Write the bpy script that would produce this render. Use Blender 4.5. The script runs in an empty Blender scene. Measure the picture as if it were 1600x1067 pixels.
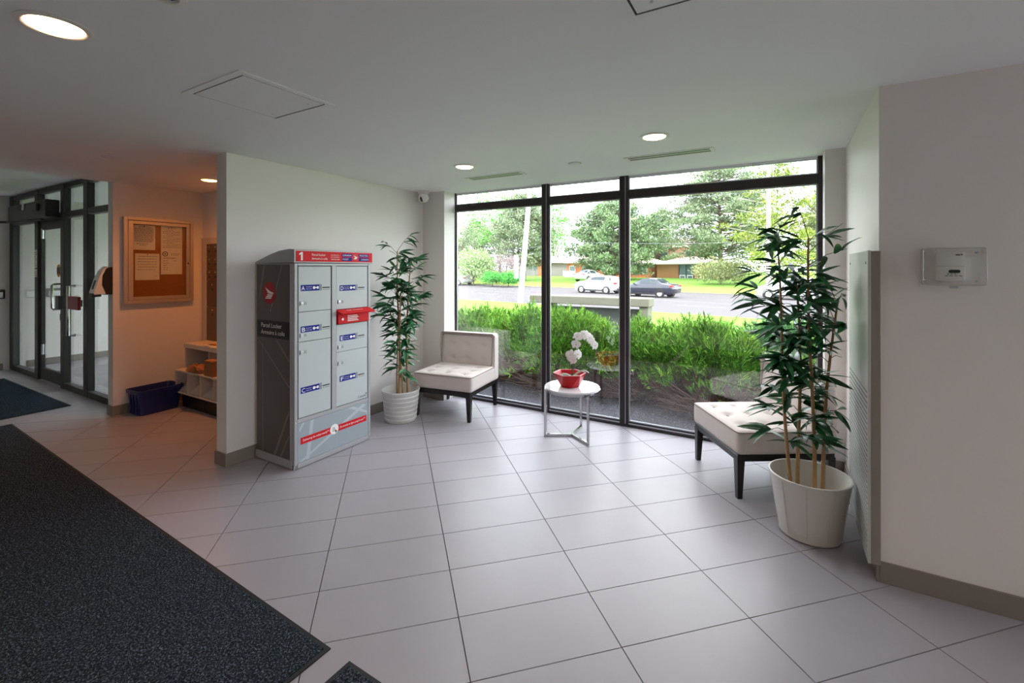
import bpy, bmesh, math, random
import numpy as np
from mathutils import Vector, Matrix
PI = math.pi
rnd = random.Random(7)
sc = bpy.context.scene
COL = sc.collection

# ------------------------------------------------------------------ camera
cam_data = bpy.data.cameras.new('camera')
cam = bpy.data.objects.new('camera', cam_data)
COL.objects.link(cam)
cam.location = (0, 0, 1.55)
cam.rotation_euler = (PI / 2, 0, 0.5317)
cam_data.sensor_width = 36
cam_data.lens = 713.4 / 1600 * 36
cam_data.shift_y = -(533.5 - 418.2) / 1600
cam_data.clip_start = 0.05
cam_data.clip_end = 600
sc.camera = cam

# ------------------------------------------------------------------ view, world, sun
sc.view_settings.view_transform = 'Standard'
sc.view_settings.look = 'None'
sc.view_settings.gamma = 1
sc.view_settings.use_curve_mapping = False
sc.view_settings.exposure = 0.1
SKY_STRENGTH = 7.5
SUN_STRENGTH = 6.0
LAMP = 0.40
cy = sc.cycles
cy.use_denoising = True
cy.max_bounces = 10
cy.diffuse_bounces = 6
cy.glossy_bounces = 5
cy.transparent_max_bounces = 40
cy.sample_clamp_indirect = 6

world = bpy.data.worlds.new('overcast_sky')
sc.world = world
world.use_nodes = True
wn, wl = world.node_tree.nodes, world.node_tree.links
wn.clear()
w_out = wn.new('ShaderNodeOutputWorld')
w_bg = wn.new('ShaderNodeBackground')
w_tc = wn.new('ShaderNodeTexCoord')
w_no = wn.new('ShaderNodeTexNoise')
w_no.inputs['Scale'].default_value = 2.2
w_no.inputs['Detail'].default_value = 5
w_cr = wn.new('ShaderNodeValToRGB')
w_cr.color_ramp.elements[0].position = 0.35
w_cr.color_ramp.elements[0].color = (0.80, 0.90, 1.0, 1)
w_cr.color_ramp.elements[1].position = 0.65
w_cr.color_ramp.elements[1].color = (0.98, 0.99, 1.0, 1)
wl.new(w_tc.outputs['Generated'], w_no.inputs['Vector'])
wl.new(w_no.outputs['Fac'], w_cr.inputs['Fac'])
wl.new(w_cr.outputs['Color'], w_bg.inputs['Color'])
w_bg.inputs['Strength'].default_value = SKY_STRENGTH
wl.new(w_bg.outputs['Background'], w_out.inputs['Surface'])

sun_d = bpy.data.lights.new('sun', 'SUN')
sun_d.energy = SUN_STRENGTH
sun_d.angle = math.radians(12)
sun_d.color = (1.0, 0.95, 0.86)
sun = bpy.data.objects.new('sun', sun_d)
COL.objects.link(sun)
sun.location = (0, 0, 30)
sun.rotation_euler = (math.radians(28), math.radians(24), 0)   # high, from behind and beside the building

# ------------------------------------------------------------------ helpers
def lin(c):
    if isinstance(c, str):
        c = [int(c[i:i + 2], 16) / 255 for i in (0, 2, 4)]
    return tuple(x / 12.92 if x <= 0.04045 else ((x + 0.055) / 1.055) ** 2.4 for x in c)

def mat(name, col, rough=0.5, metal=0.0, var=0.06, vscale=8.0, bump=0.0, bscale=150.0, rand=0.0,
        island=None, spec=0.5, coat=0.0, detail=4.0, stretch=None):
    """Principled material: a colour (sRGB hex) with noise variation, optional fine relief, optional per-object or per-piece variation."""
    c = lin(col)
    m = bpy.data.materials.new(name)
    m.use_nodes = True
    N, L = m.node_tree.nodes, m.node_tree.links
    b = N['Principled BSDF']
    b.inputs['Roughness'].default_value = rough
    b.inputs['Metallic'].default_value = metal
    b.inputs['Specular IOR Level'].default_value = spec
    b.inputs['Coat Weight'].default_value = coat
    tc = N.new('ShaderNodeTexCoord')
    vec = tc.outputs['Object']
    if stretch:
        mp = N.new('ShaderNodeMapping')
        mp.inputs['Scale'].default_value = stretch
        L.new(vec, mp.inputs['Vector'])
        vec = mp.outputs['Vector']
    no = N.new('ShaderNodeTexNoise')
    no.inputs['Scale'].default_value = vscale
    no.inputs['Detail'].default_value = detail
    L.new(vec, no.inputs['Vector'])
    mx = N.new('ShaderNodeMix')
    mx.data_type = 'RGBA'
    mx.inputs[6].default_value = (*[x * (1 - var) for x in c], 1)
    mx.inputs[7].default_value = (*[min(1, x * (1 + var)) for x in c], 1)
    L.new(no.outputs['Fac'], mx.inputs[0])
    out = mx.outputs[2]
    if island:
        g = N.new('ShaderNodeNewGeometry')
        cr = N.new('ShaderNodeValToRGB')
        els = cr.color_ramp.elements
        cols = [lin(x) for x in island]
        while len(els) < len(cols):
            els.new(0.5)
        for i, cc in enumerate(cols):
            els[i].position = i / (len(cols) - 1)
            els[i].color = (*cc, 1)
        L.new(g.outputs['Random Per Island'], cr.inputs['Fac'])
        m2 = N.new('ShaderNodeMix')
        m2.data_type = 'RGBA'
        m2.blend_type = 'MULTIPLY'
        m2.inputs[0].default_value = var
        L.new(cr.outputs['Color'], m2.inputs[6])
        L.new(no.outputs['Color'], m2.inputs[7])
        out = m2.outputs[2]
    if rand:
        oi = N.new('ShaderNodeObjectInfo')
        mr = N.new('ShaderNodeMapRange')
        mr.inputs['To Min'].default_value = 1 - rand
        mr.inputs['To Max'].default_value = 1 + rand
        L.new(oi.outputs['Random'], mr.inputs['Value'])
        hv = N.new('ShaderNodeHueSaturation')
        L.new(mr.outputs['Result'], hv.inputs['Value'])
        L.new(out, hv.inputs['Color'])
        out = hv.outputs['Color']
    L.new(out, b.inputs['Base Color'])
    if bump:
        n2 = N.new('ShaderNodeTexNoise')
        n2.inputs['Scale'].default_value = bscale
        n2.inputs['Detail'].default_value = 3
        L.new(vec, n2.inputs['Vector'])
        bp = N.new('ShaderNodeBump')
        bp.inputs['Strength'].default_value = bump
        bp.inputs['Distance'].default_value = 0.01
        L.new(n2.outputs['Fac'], bp.inputs['Height'])
        L.new(bp.outputs['Normal'], b.inputs['Normal'])
    return m

def speckle(name, cols, scale, rough=0.95, bump=0.8, spec=0.1):
    """Pile or gravel: fine multi-colour speckle with relief."""
    m = bpy.data.materials.new(name)
    m.use_nodes = True
    N, L = m.node_tree.nodes, m.node_tree.links
    b = N['Principled BSDF']
    b.inputs['Roughness'].default_value = rough
    b.inputs['Specular IOR Level'].default_value = spec
    tc = N.new('ShaderNodeTexCoord')
    no = N.new('ShaderNodeTexNoise')
    no.inputs['Scale'].default_value = scale
    no.inputs['Detail'].default_value = 2
    no.inputs['Roughness'].default_value = 0.7
    L.new(tc.outputs['Object'], no.inputs['Vector'])
    cr = N.new('ShaderNodeValToRGB')
    els = cr.color_ramp.elements
    while len(els) < len(cols):
        els.new(0.5)
    for i, c in enumerate(cols):
        els[i].position = 0.36 + 0.3 * i / (len(cols) - 1)
        els[i].color = (*lin(c), 1)
    L.new(no.outputs['Fac'], cr.inputs['Fac'])
    L.new(cr.outputs['Color'], b.inputs['Base Color'])
    bp = N.new('ShaderNodeBump')
    bp.inputs['Strength'].default_value = bump
    bp.inputs['Distance'].default_value = 0.006
    L.new(no.outputs['Fac'], bp.inputs['Height'])
    L.new(bp.outputs['Normal'], b.inputs['Normal'])
    return m

def glow(name, col, strength):
    m = bpy.data.materials.new(name)
    m.use_nodes = True
    N, L = m.node_tree.nodes, m.node_tree.links
    N.clear()
    o = N.new('ShaderNodeOutputMaterial')
    e = N.new('ShaderNodeEmission')
    e.inputs['Color'].default_value = (*lin(col), 1)
    e.inputs['Strength'].default_value = strength
    L.new(e.outputs['Emission'], o.inputs['Surface'])
    return m

def pane_mat(name, tint, f0):
    """Clear sheet glass: straight-through transmission plus a mirror share that grows towards grazing angles."""
    m = bpy.data.materials.new(name)
    m.use_nodes = True
    N, L = m.node_tree.nodes, m.node_tree.links
    N.clear()
    o = N.new('ShaderNodeOutputMaterial')
    tr = N.new('ShaderNodeBsdfTransparent')
    tr.inputs['Color'].default_value = (*tint, 1)
    gl = N.new('ShaderNodeBsdfGlossy')
    gl.inputs['Roughness'].default_value = 0.0
    lw = N.new('ShaderNodeLayerWeight')
    lw.inputs['Blend'].default_value = 0.5
    pw = N.new('ShaderNodeMath')
    pw.operation = 'POWER'
    pw.inputs[1].default_value = 5
    ma = N.new('ShaderNodeMath')
    ma.operation = 'MULTIPLY_ADD'
    ma.inputs[1].default_value = 1 - f0
    ma.inputs[2].default_value = f0
    mx = N.new('ShaderNodeMixShader')
    L.new(lw.outputs['Facing'], pw.inputs[0])
    L.new(pw.outputs[0], ma.inputs[0])
    L.new(ma.outputs[0], mx.inputs['Fac'])
    L.new(tr.outputs['BSDF'], mx.inputs[1])
    L.new(gl.outputs['BSDF'], mx.inputs[2])
    L.new(mx.outputs['Shader'], o.inputs['Surface'])
    return m

class MB:
    """Collects shapes in one bmesh; build() links them as ONE mesh object."""
    def __init__(s, M=None):
        s.bm = bmesh.new()
        s.M = M

    def _v(s, p):
        p = Vector(p)
        return s.bm.verts.new(s.M @ p if s.M else p)

    def face(s, pts):
        try:
            return s.bm.faces.new([s._v(p) for p in pts])
        except ValueError:
            return None

    def box(s, x0, x1, y0, y1, z0, z1, bev=0.0, seg=1):
        vs = [s._v((x, y, z)) for x in (x0, x1) for y in (y0, y1) for z in (z0, z1)]
        fs = [s.bm.faces.new([vs[i] for i in q]) for q in
              ((0, 1, 3, 2), (4, 6, 7, 5), (0, 4, 5, 1), (2, 3, 7, 6), (0, 2, 6, 4), (1, 5, 7, 3))]
        if bev:
            es = list({e for f in fs for e in f.edges})
            bmesh.ops.bevel(s.bm, geom=es, offset=bev, segments=seg, affect='EDGES', profile=0.5)
        return s

    def prism(s, pts, z0, z1, axis='z', bev=0.0):
        """pts: outline; axis z -> (x,y), x -> (y,z), y -> (x,z)"""
        def P(a, b, t):
            return {'z': (a, b, t), 'x': (t, a, b), 'y': (a, t, b)}[axis]
        A = [s._v(P(a, b, z0)) for a, b in pts]
        B = [s._v(P(a, b, z1)) for a, b in pts]
        n = len(pts)
        fs = [s.bm.faces.new(A), s.bm.faces.new(B[::-1])]
        for i in range(n):
            fs.append(s.bm.faces.new([A[i], B[i], B[(i + 1) % n], A[(i + 1) % n]]))
        bmesh.ops.recalc_face_normals(s.bm, faces=fs)
        if bev:
            es = list({e for f in fs for e in f.edges})
            bmesh.ops.bevel(s.bm, geom=es, offset=bev, segments=1, affect='EDGES', profile=0.5)
        return s

    def frustum(s, c0, a0, b0, z0, c1, a1, b1, z1):
        """tapered square post: centre, half sizes and height at both ends"""
        A = [s._v((c0[0] + i * a0, c0[1] + j * b0, z0)) for i, j in ((-1, -1), (1, -1), (1, 1), (-1, 1))]
        B = [s._v((c1[0] + i * a1, c1[1] + j * b1, z1)) for i, j in ((-1, -1), (1, -1), (1, 1), (-1, 1))]
        fs = [s.bm.faces.new(A[::-1]), s.bm.faces.new(B)]
        for i in range(4):
            fs.append(s.bm.faces.new([A[i], A[(i + 1) % 4], B[(i + 1) % 4], B[i]]))
        return s

    def tube(s, pts, r, n=8, cap=True, closed=False):
        pts = [Vector(p) for p in pts]
        k = len(pts)
        rs = r if isinstance(r, (list, tuple)) else [r] * k
        rings = []
        up = None
        for i, p in enumerate(pts):
            if closed:
                d = pts[(i + 1) % k] - pts[i - 1]
            else:
                d = pts[min(i + 1, k - 1)] - pts[max(i - 1, 0)]
            if d.length < 1e-9:
                d = Vector((0, 0, 1))
            d.normalize()
            if up is None:
                up = Vector((0, 0, 1)) if abs(d.z) < 0.9 else Vector((1, 0, 0))
            a = d.cross(up).normalized()
            b = a.cross(d).normalized()
            up = b
            rings.append([s._v(p + a * (rs[i] * math.cos(2 * PI * j / n)) + b * (rs[i] * math.sin(2 * PI * j / n))) for j in range(n)])
        m = k if closed else k - 1
        for i in range(m):
            A, B = rings[i], rings[(i + 1) % k]
            for j in range(n):
                s.bm.faces.new([A[j], A[(j + 1) % n], B[(j + 1) % n], B[j]])
        if cap and not closed:
            s.bm.faces.new(rings[0][::-1])
            s.bm.faces.new(rings[-1])
        return s

    def lathe(s, prof, n=32, c=(0, 0, 0), axis='z', sx=1.0, sy=1.0):
        """revolves (radius, height) about an axis through c; radius 0 closes the end"""
        def P(r, h, t):
            a, b = r * math.cos(t) * sx, r * math.sin(t) * sy
            if axis == 'z':
                q = (a, b, h)
            elif axis == 'x':
                q = (h, a, b)
            else:
                q = (b, h, a)
            return (c[0] + q[0], c[1] + q[1], c[2] + q[2])
        rings = []
        for r, h in prof:
            if r <= 1e-6:
                rings.append([s._v(P(0, h, 0))])
            else:
                rings.append([s._v(P(r, h, 2 * PI * j / n)) for j in range(n)])
        for A, B in zip(rings, rings[1:]):
            for j in range(n):
                k = (j + 1) % n
                if len(A) == 1 and len(B) == 1:
                    continue
                if len(A) == 1:
                    s.bm.faces.new([A[0], B[k], B[j]])
                elif len(B) == 1:
                    s.bm.faces.new([A[j], A[k], B[0]])
                else:
                    s.bm.faces.new([A[j], A[k], B[k], B[j]])
        return s

    def rbox(s, w, d, h, r, n=12, c=(0, 0, 0), dent=None):
        """rounded box centred at c; dent(p, normal) -> moved point"""
        grid = {}
        hw = (w / 2, d / 2, h / 2)
        def vert(q):
            key = tuple(round(x, 5) for x in q)
            if key in grid:
                return grid[key]
            p = Vector([q[i] * hw[i] for i in range(3)])
            inner = Vector([max(-(hw[i] - r), min(hw[i] - r, p[i])) for i in range(3)])
            dl = p - inner
            nrm = dl.normalized() if dl.length > 1e-9 else Vector((0, 0, 1))
            p = inner + nrm * r if dl.length > 1e-9 else p
            if dent:
                p = dent(p, nrm)
            grid[key] = s._v(p + Vector(c))
            return grid[key]
        # uneven grid so that the rounding gets its own rows
        def ticks(half):
            e = min(0.9, r / half)
            inn = [-(1 - e) + 2 * (1 - e) * i / n for i in range(n + 1)]
            return [-1, -1 + e * 0.3] + inn + [1 - e * 0.3, 1]
        T = [ticks(x) for x in hw]
        for ax in range(3):
            a, b = (ax + 1) % 3, (ax + 2) % 3
            for sg in (-1, 1):
                for i in range(len(T[a]) - 1):
                    for j in range(len(T[b]) - 1):
                        q = []
                        for (u, v) in ((T[a][i], T[b][j]), (T[a][i + 1], T[b][j]), (T[a][i + 1], T[b][j + 1]), (T[a][i], T[b][j + 1])):
                            t = [0, 0, 0]
                            t[ax], t[a], t[b] = sg, u, v
                            q.append(vert(t))
                        if len(set(q)) < 3:
                            continue
                        if sg < 0:
                            q = q[::-1]
                        try:
                            s.bm.faces.new(list(dict.fromkeys(q)))
                        except ValueError:
                            pass
        return s

    def text(s, body, size, o, xd, yd, lift=0.0008, align='LEFT', width=None):
        """flat lettering at o running along xd with up yd"""
        cu = bpy.data.curves.new('lettering', 'FONT')
        cu.body = body
        cu.size = size
        cu.align_x = align
        cu.resolution_u = 2
        ob = bpy.data.objects.new('lettering', cu)
        me = bpy.data.meshes.new_from_object(ob)
        xs = [v.co.x for v in me.vertices] or [0]
        k = 1.0
        if width and max(xs) - min(xs) > 1e-6:
            k = width / (max(xs) - min(xs))
        xd, yd, o = Vector(xd), Vector(yd), Vector(o)
        nz = xd.cross(yd) * lift
        vs = [s._v(o + xd * (v.co.x * k) + yd * v.co.y + nz) for v in me.vertices]
        for p in me.polygons:
            try:
                s.bm.faces.new([vs[i] for i in p.vertices])
            except ValueError:
                pass
        bpy.data.meshes.remove(me)
        bpy.data.objects.remove(ob)
        bpy.data.curves.remove(cu)
        return s

    def rect(s, o, xd, yd, x0, x1, y0, y1, lift=0.0005):
        xd, yd, o = Vector(xd), Vector(yd), Vector(o)
        nz = xd.cross(yd) * lift
        s.face([o + xd * a + yd * b + nz for a, b in ((x0, y0), (x1, y0), (x1, y1), (x0, y1))])
        return s

    def poly(s, o, xd, yd, pts, lift=0.0005):
        xd, yd, o = Vector(xd), Vector(yd), Vector(o)
        nz = xd.cross(yd) * lift
        s.face([o + xd * a + yd * b + nz for a, b in pts])
        return s

    def build(s, name, m, parent=None, smooth=None, world=False):
        me = bpy.data.meshes.new(name)
        if world and parent:
            r = parent
            while r.parent:
                r = r.parent
            bmesh.ops.translate(s.bm, verts=s.bm.verts, vec=-Vector(r.location))
        s.bm.to_mesh(me)
        s.bm.free()
        me.materials.append(m)
        if smooth is not None:
            me.polygons.foreach_set('use_smooth', [True] * len(me.polygons))
            me.set_sharp_from_angle(angle=math.radians(smooth))
        o = bpy.data.objects.new(name, me)
        COL.objects.link(o)
        if parent:
            o.parent = parent
        return o

def stuff(o):
    o['kind'] = 'stuff'
    return o

def tag(o, label, cat, group=None, kind=None):
    o['label'] = label
    o['category'] = cat
    if group:
        o['group'] = group
    if kind:
        o['kind'] = kind
    return o

def thing(name, label, cat, loc=(0, 0, 0), rotz=0.0, group=None):
    o = bpy.data.objects.new(name, None)
    o.empty_display_size = 0.1
    COL.objects.link(o)
    o.location = loc
    o.rotation_euler = (0, 0, rotz)
    return tag(o, label, cat, group)

def struct(o):
    o['kind'] = 'structure'
    return o

def struct_root(name, loc=(0, 0, 0)):
    o = bpy.data.objects.new(name, None)
    o.empty_display_size = 0.1
    COL.objects.link(o)
    o.location = loc
    return struct(o)

def inst(name, me, parent, M):
    o = bpy.data.objects.new(name, me)
    COL.objects.link(o)
    o.parent = parent
    o.matrix_local = M
    return o

def np_mesh(name, V, F, m):
    """mesh from arrays: V (n,3), F (m,k)"""
    V = np.asarray(V, dtype=np.float32)
    F = np.asarray(F, dtype=np.int32)
    me = bpy.data.meshes.new(name)
    me.vertices.add(len(V))
    me.vertices.foreach_set('co', V.ravel())
    k = F.shape[1]
    me.loops.add(F.size)
    me.loops.foreach_set('vertex_index', F.ravel())
    me.polygons.add(len(F))
    me.polygons.foreach_set('loop_start', np.arange(0, F.size, k, dtype=np.int32))
    me.update(calc_edges=True)
    me.materials.append(m)
    return me

def blades(P, D, L, W, rng):
    """one slim four-cornered leaf per point P along direction D"""
    n = len(P)
    D = D / (np.linalg.norm(D, axis=1, keepdims=True) + 1e-9)
    A = rng.normal(size=(n, 3))
    A -= (A * D).sum(1, keepdims=True) * D
    A /= np.linalg.norm(A, axis=1, keepdims=True) + 1e-9
    L = np.broadcast_to(np.asarray(L), (n,))[:, None]
    W = np.broadcast_to(np.asarray(W), (n,))[:, None]
    N = np.cross(D, A)
    mid = P + D * L * 0.45 + N * W * 0.25
    V = np.stack([P, mid - A * W * 0.5, P + D * L, mid + A * W * 0.5], axis=1).reshape(-1, 3)
    F = np.arange(4 * n).reshape(-1, 4)
    return V, F

# ------------------------------------------------------------------ materials
M_wall = mat('wall_paint', 'e5e0dc', 0.55, var=0.02, vscale=3, bump=0.05, bscale=400)
M_ceil = mat('ceiling_paint', 'f0f0f3', 0.7, var=0.02, vscale=2, bump=0.04, bscale=300)
M_tile = mat('porcelain_tile', '9f9ba3', 0.36, var=0.05, vscale=5, rand=0.035, bump=0.02, bscale=60, spec=0.5)
M_grout = mat('grout', '5e5552', 0.9, var=0.1, vscale=30)
M_skirt = mat('skirting_tile', '857c74', 0.5, var=0.06, vscale=9, rand=0.05)
M_frame = mat('dark_bronze_aluminium', '342e30', 0.4, metal=0.35, var=0.05)
M_frame2 = mat('charcoal_door_frame', '3b3d3c', 0.5, metal=0.2, var=0.05)
M_alu = mat('bright_aluminium', 'c9ccd2', 0.32, metal=0.8, var=0.04)
M_chrome = mat('polished_chrome', 'd8d8da', 0.12, metal=1.0, var=0.02)
M_glass = pane_mat('window_glass', (0.95, 0.955, 0.96), 0.095)
M_glass2 = pane_mat('door_glass', (0.93, 0.95, 0.95), 0.03)
M_acrylic = pane_mat('clear_acrylic', (0.96, 0.965, 0.965), 0.02)
M_white = mat('white_plastic', 'e9e7e3', 0.4, var=0.02)
M_whitemetal = mat('white_enamel', 'dedfde', 0.45, var=0.02)
M_black = mat('black_plastic', '151517', 0.4, var=0.1)
M_rubber = mat('black_rubber', '1a1a1c', 0.7, var=0.1)
M_paper = mat('white_paper', 'e6e0da', 0.8, var=0.03)
M_ink = mat('printed_ink', '3a3634', 0.8, var=0.05)
M_whiteprint = mat('white_print', 'f4f2f0', 0.6, var=0.01)
# ------------------------------------------------------------------ room shell
CZ, HZ = 2.447, 2.63            # low and high ceiling
YW = 4.40                       # inner face of the window frame
b = MB().box(-10.3, 5.1, -4.1, 4.43, -0.12, -0.012)
b.box(-10.3, -6.15, 4.43, 5.2, -0.12, -0.012)
floor = struct(b.build('floor', M_grout))
# porcelain tiles laid at 45 degrees; every tile in view is a piece of the floor
TS, TL, GR = 0.3277, 0.6233, 0.0022
c45 = math.cos(0.5317 - 0.2537 + 0.5 * 0), 0
th, yaw, H = -0.2537, 0.5317, 1.55
def cam2w(x, y):
    return Vector((x * math.cos(yaw) - y * math.sin(yaw), x * math.sin(yaw) + y * math.cos(yaw)))
t0 = cam2w(-0.9846 * H, 1.3092 * H)
uB = cam2w(math.cos(th), -math.sin(th))
uA = cam2w(math.sin(th), math.cos(th))
def clip_poly(poly, a, bb, c):       # keep a x + b y <= c
    out = []
    for i in range(len(poly)):
        p, q = poly[i], poly[(i + 1) % len(poly)]
        fp, fq = a * p[0] + bb * p[1] - c, a * q[0] + bb * q[1] - c
        if fp <= 0:
            out.append(p)
        if fp * fq < 0:
            t = fp / (fp - fq)
            out.append(p + (q - p) * t)
    return out
def tile_mesh(nm, poly):
    m = MB()
    m.prism([(p[0], p[1]) for p in poly], -0.0125, 0.0, 'z')
    me = bpy.data.meshes.new(nm)
    m.bm.to_mesh(me)
    m.bm.free()
    me.materials.append(M_tile)
    return me
hb, ha = TL / 2 - GR, TS / 2 - GR
corners = [uB * sx * hb + uA * sy * ha for sx, sy in ((-1, -1), (1, -1), (1, 1), (-1, 1))]
full = tile_mesh('tile', corners)
F2 = Vector((-math.sin(yaw), math.cos(yaw)))
R2 = Vector((math.cos(yaw), math.sin(yaw)))
tiles = []
far_tiles = MB()
for i in range(-22, 16):
    for j in range(-26, 16):
        c = t0 + uB * ((i + 0.5) * TL) - uA * ((j + 0.5) * TS)
        x, y = c
        if not (-10.4 < x < 5.3 and -4.2 < y < 5.4):
            continue
        if x > 0.42 + 0.36 and y > 2.87 + 0.36:
            continue
        if y > 4.75 and x > -6.3:
            continue
        if -6.5 < x < -3.2 and y > 3.4 and x < -4.1:
            continue
        poly = [c + k for k in corners]
        for a, bb, cc in (((0, 1, 4.43),) if x > -6.3 else ((0, 1, 5.19), (1, 0, -6.16) if y > 3.2 else (0, 1, 5.19))) + ((-1, 0, 10.29), (1, 0, 5.09), (0, -1, 4.09)):
            poly = clip_poly(poly, a, bb, cc)
            if len(poly) < 3:
                break
        if len(poly) < 3:
            continue
        d = c.dot(F2)
        px = 800 + 713.4 * c.dot(R2) / d if d > 0.2 else -9999
        py = 418.2 + 713.4 * H / d if d > 0.2 else 9999
        seen = d > 0.2 and -260 < px < 1860 and py < 1500
        # hidden under the walls and beyond them
        tiles.append((0 if seen else 1, d, c, poly))
tiles.sort(key=lambda t: (t[0], t[1]))
n_t = 0
for hid, d, c, poly in tiles:
    if hid == 0 and n_t < 296:
        whole = len(poly) == 4 and all((poly[k] - (c + corners[k])).length < 1e-6 for k in range(4))
        if whole:
            inst('tile', full, floor, Matrix.Translation((c[0], c[1], 0)))
        else:
            inst('tile', tile_mesh('cut_tile', [p - c for p in poly]), floor, Matrix.Translation((c[0], c[1], 0)))
        n_t += 1
    else:
        far_tiles.prism([(p[0], p[1]) for p in poly], -0.0125, 0.0, 'z')
o = far_tiles.build('further_tile_field', M_tile, floor)
o['kind'] = 'stuff'

WT = 2.75
def wall(name, x0, x1, y0, y1, z0=-0.012, z1=WT, m=None):
    return struct(MB().box(x0, x1, y0, y1, z0, z1).build(name, m or M_wall))
wall('wall_left', -3.855, -3.715, 1.935, 4.47)
wall('wall_window_left', -3.715, -3.39, 4.20, 4.47)
wall('wall_right', 0.42, 5.1, 2.87, 4.47)
wall('wall_window_right', 0.29, 0.42, 4.20, 4.47)
wall('wall_notice', -6.14, -6.02, 2.0, 5.2)
wall('wall_mailbox', -6.02, -3.855, 2.86, 3.0)
wall('wall_entrance_left', -10.3, -10.15, -4.1, 5.2)
wall('wall_back', -10.15, 5.1, -4.1, -4.0)
EY0, EY1 = 0.75, 2.84
struct(MB().box(5.0, 5.1, -4.0, EY0, -0.012, WT).box(5.0, 5.1, EY1, 2.87, -0.012, WT).box(5.0, 5.1, EY0, EY1, 2.40, WT).box(5.0, 5.1, EY0, EY1, -0.012, 0.08).build('wall_east', M_wall))
added_win = struct_root("added_east_window", (5.05, 1.8, 0))  # glazed opening added on the unseen east side to brighten ceiling and left wall
for y in (EY0, 1.76, EY1 - 0.06):
    MB().box(5.01, 5.09, y, y + 0.06, 0.08, 2.40).build('mullion', M_frame, added_win, world=True)
for z in (0.08, 2.34):
    MB().box(5.01, 5.09, EY0 + 0.06, EY1 - 0.06, z, z + 0.06).build('rail', M_frame, added_win, world=True)
MB().box(5.045, 5.053, EY0 + 0.06, EY1 - 0.06, 0.14, 2.34).build('glass_pane', M_glass, added_win, world=True)
struct(MB().box(5.1, 6.7, -4.0, 4.7, 2.76, 2.98).build('added_canopy', M_wall))  # unseen slab, added to keep direct sky light off the right wall
struct(MB().box(-6.08, 5.1, -4.1, 4.47, CZ, WT + 0.05).build('ceiling', M_ceil))
struct(MB().box(-10.3, -6.08, -4.1, 5.2, HZ, WT + 0.05).build('ceiling_entrance', M_ceil))
# roof and storey above keep the daylight out
struct(MB().box(-10.3, 5.1, -4.1, 4.49, WT + 0.06, 3.3).build('roof', M_wall))

def skirting(name, runs):
    """runs: (x0,y0,x1,y1,nx,ny) along the wall face, built as separate tiles 0.6 long"""
    root = struct_root(name)
    for (x0, y0, x1, y1, nx, ny) in runs:
        p, q = Vector((x0, y0)), Vector((x1, y1))
        L = (q - p).length
        d = (q - p) / L
        n = Vector((nx, ny))
        k = 0.0
        while k < L - 1e-4:
            e = min(L, k + 0.605)
            if L - e < 0.08:
                e = L
            a, c = p + d * (k + 0.0008), p + d * (e - 0.0008)
            pts = [a, c, c + n * 0.013, a + n * 0.013]
            MB().prism([(v.x, v.y) for v in pts], 0.0, 0.102, 'z', bev=0.0012).build('skirting_tile', M_skirt, root)
            k = e
    return root
skirting('baseboard_left', [(-3.715, 1.922, -3.715, 4.2, 1, 0), (-3.702, 1.935, -3.868, 1.935, 0, -1)])
skirting('baseboard_window', [(-3.70, 4.2, -3.39, 4.2, 0, -1), (0.29, 4.2, 0.408, 4.2, 0, -1)])
skirting('baseboard_right', [(0.42, 4.19, 0.42, 2.857, -1, 0), (0.42, 2.87, 5.0, 2.87, 0, -1)])
skirting('baseboard_notice', [(-6.02, 1.987, -6.02, 2.86, 1, 0), (-6.007, 2.0, -6.14, 2.0, 0, -1)])
skirting('baseboard_entrance', [(-10.15, 2.05, -10.15, -3.9, 1, 0), (-10.15, 2.3, -10.15, 5.05, 1, 0), (-6.14, 5.05, -6.14, 2.3, -1, 0)])

# ------------------------------------------------------------------ big window
win = struct_root('window_1', (0, YW, 0))
def wbox(name, x0, x1, y0, y1, z0, z1, m=M_frame, bev=0.003, par=win):
    return MB().box(x0, x1, y0, y1, z0, z1, bev).build(name, m, par, world=True)
posts = [(-3.454, -3.380), (-2.22, -2.135), (-1.363, -1.278), (0.258, 0.332)]
for a, c in posts:
    p = wbox('mullion', a, c, YW, YW + 0.058, 0.0, CZ)
    MB().box((a + c) / 2 + 0.012, (a + c) / 2 + 0.017, YW - 0.002, YW + 0.001, 0.03, CZ - 0.01).build('joint_line', M_alu, p, world=True)
for (a, c), (e, f) in zip(posts, posts[1:]):
    wbox('sill_rail', c, e, YW, YW + 0.06, 0.0, 0.022)
    wbox('sill_step', c, e, YW + 0.016, YW + 0.06, 0.022, 0.05)
    wbox('sill_bead', c, e, YW + 0.011, YW + 0.016, 0.024, 0.036, M_alu, 0.0)
    wbox('transom', c, e, YW, YW + 0.056, 2.228, 2.305)
    wbox('head_rail', c, e, YW + 0.016, YW + 0.06, 2.432, CZ, M_whitemetal)
    for z0, z1 in ((0.05, 2.228), (2.305, 2.432)):
        wbox('glass_pane', c - 0.004, e + 0.004, YW + 0.034, YW + 0.042, z0 - 0.004, z1 + 0.004, M_glass, 0.0)
        g = 0.011
        MB().box(c, c + g, YW + 0.020, YW + 0.034, z0, z1).box(e - g, e, YW + 0.020, YW + 0.034, z0, z1) \
            .box(c + g, e - g, YW + 0.020, YW + 0.034, z0, z0 + g).box(c + g, e - g, YW + 0.020, YW + 0.034, z1 - g, z1) \
            .build('glazing_bead', M_alu, win, world=True)

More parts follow.
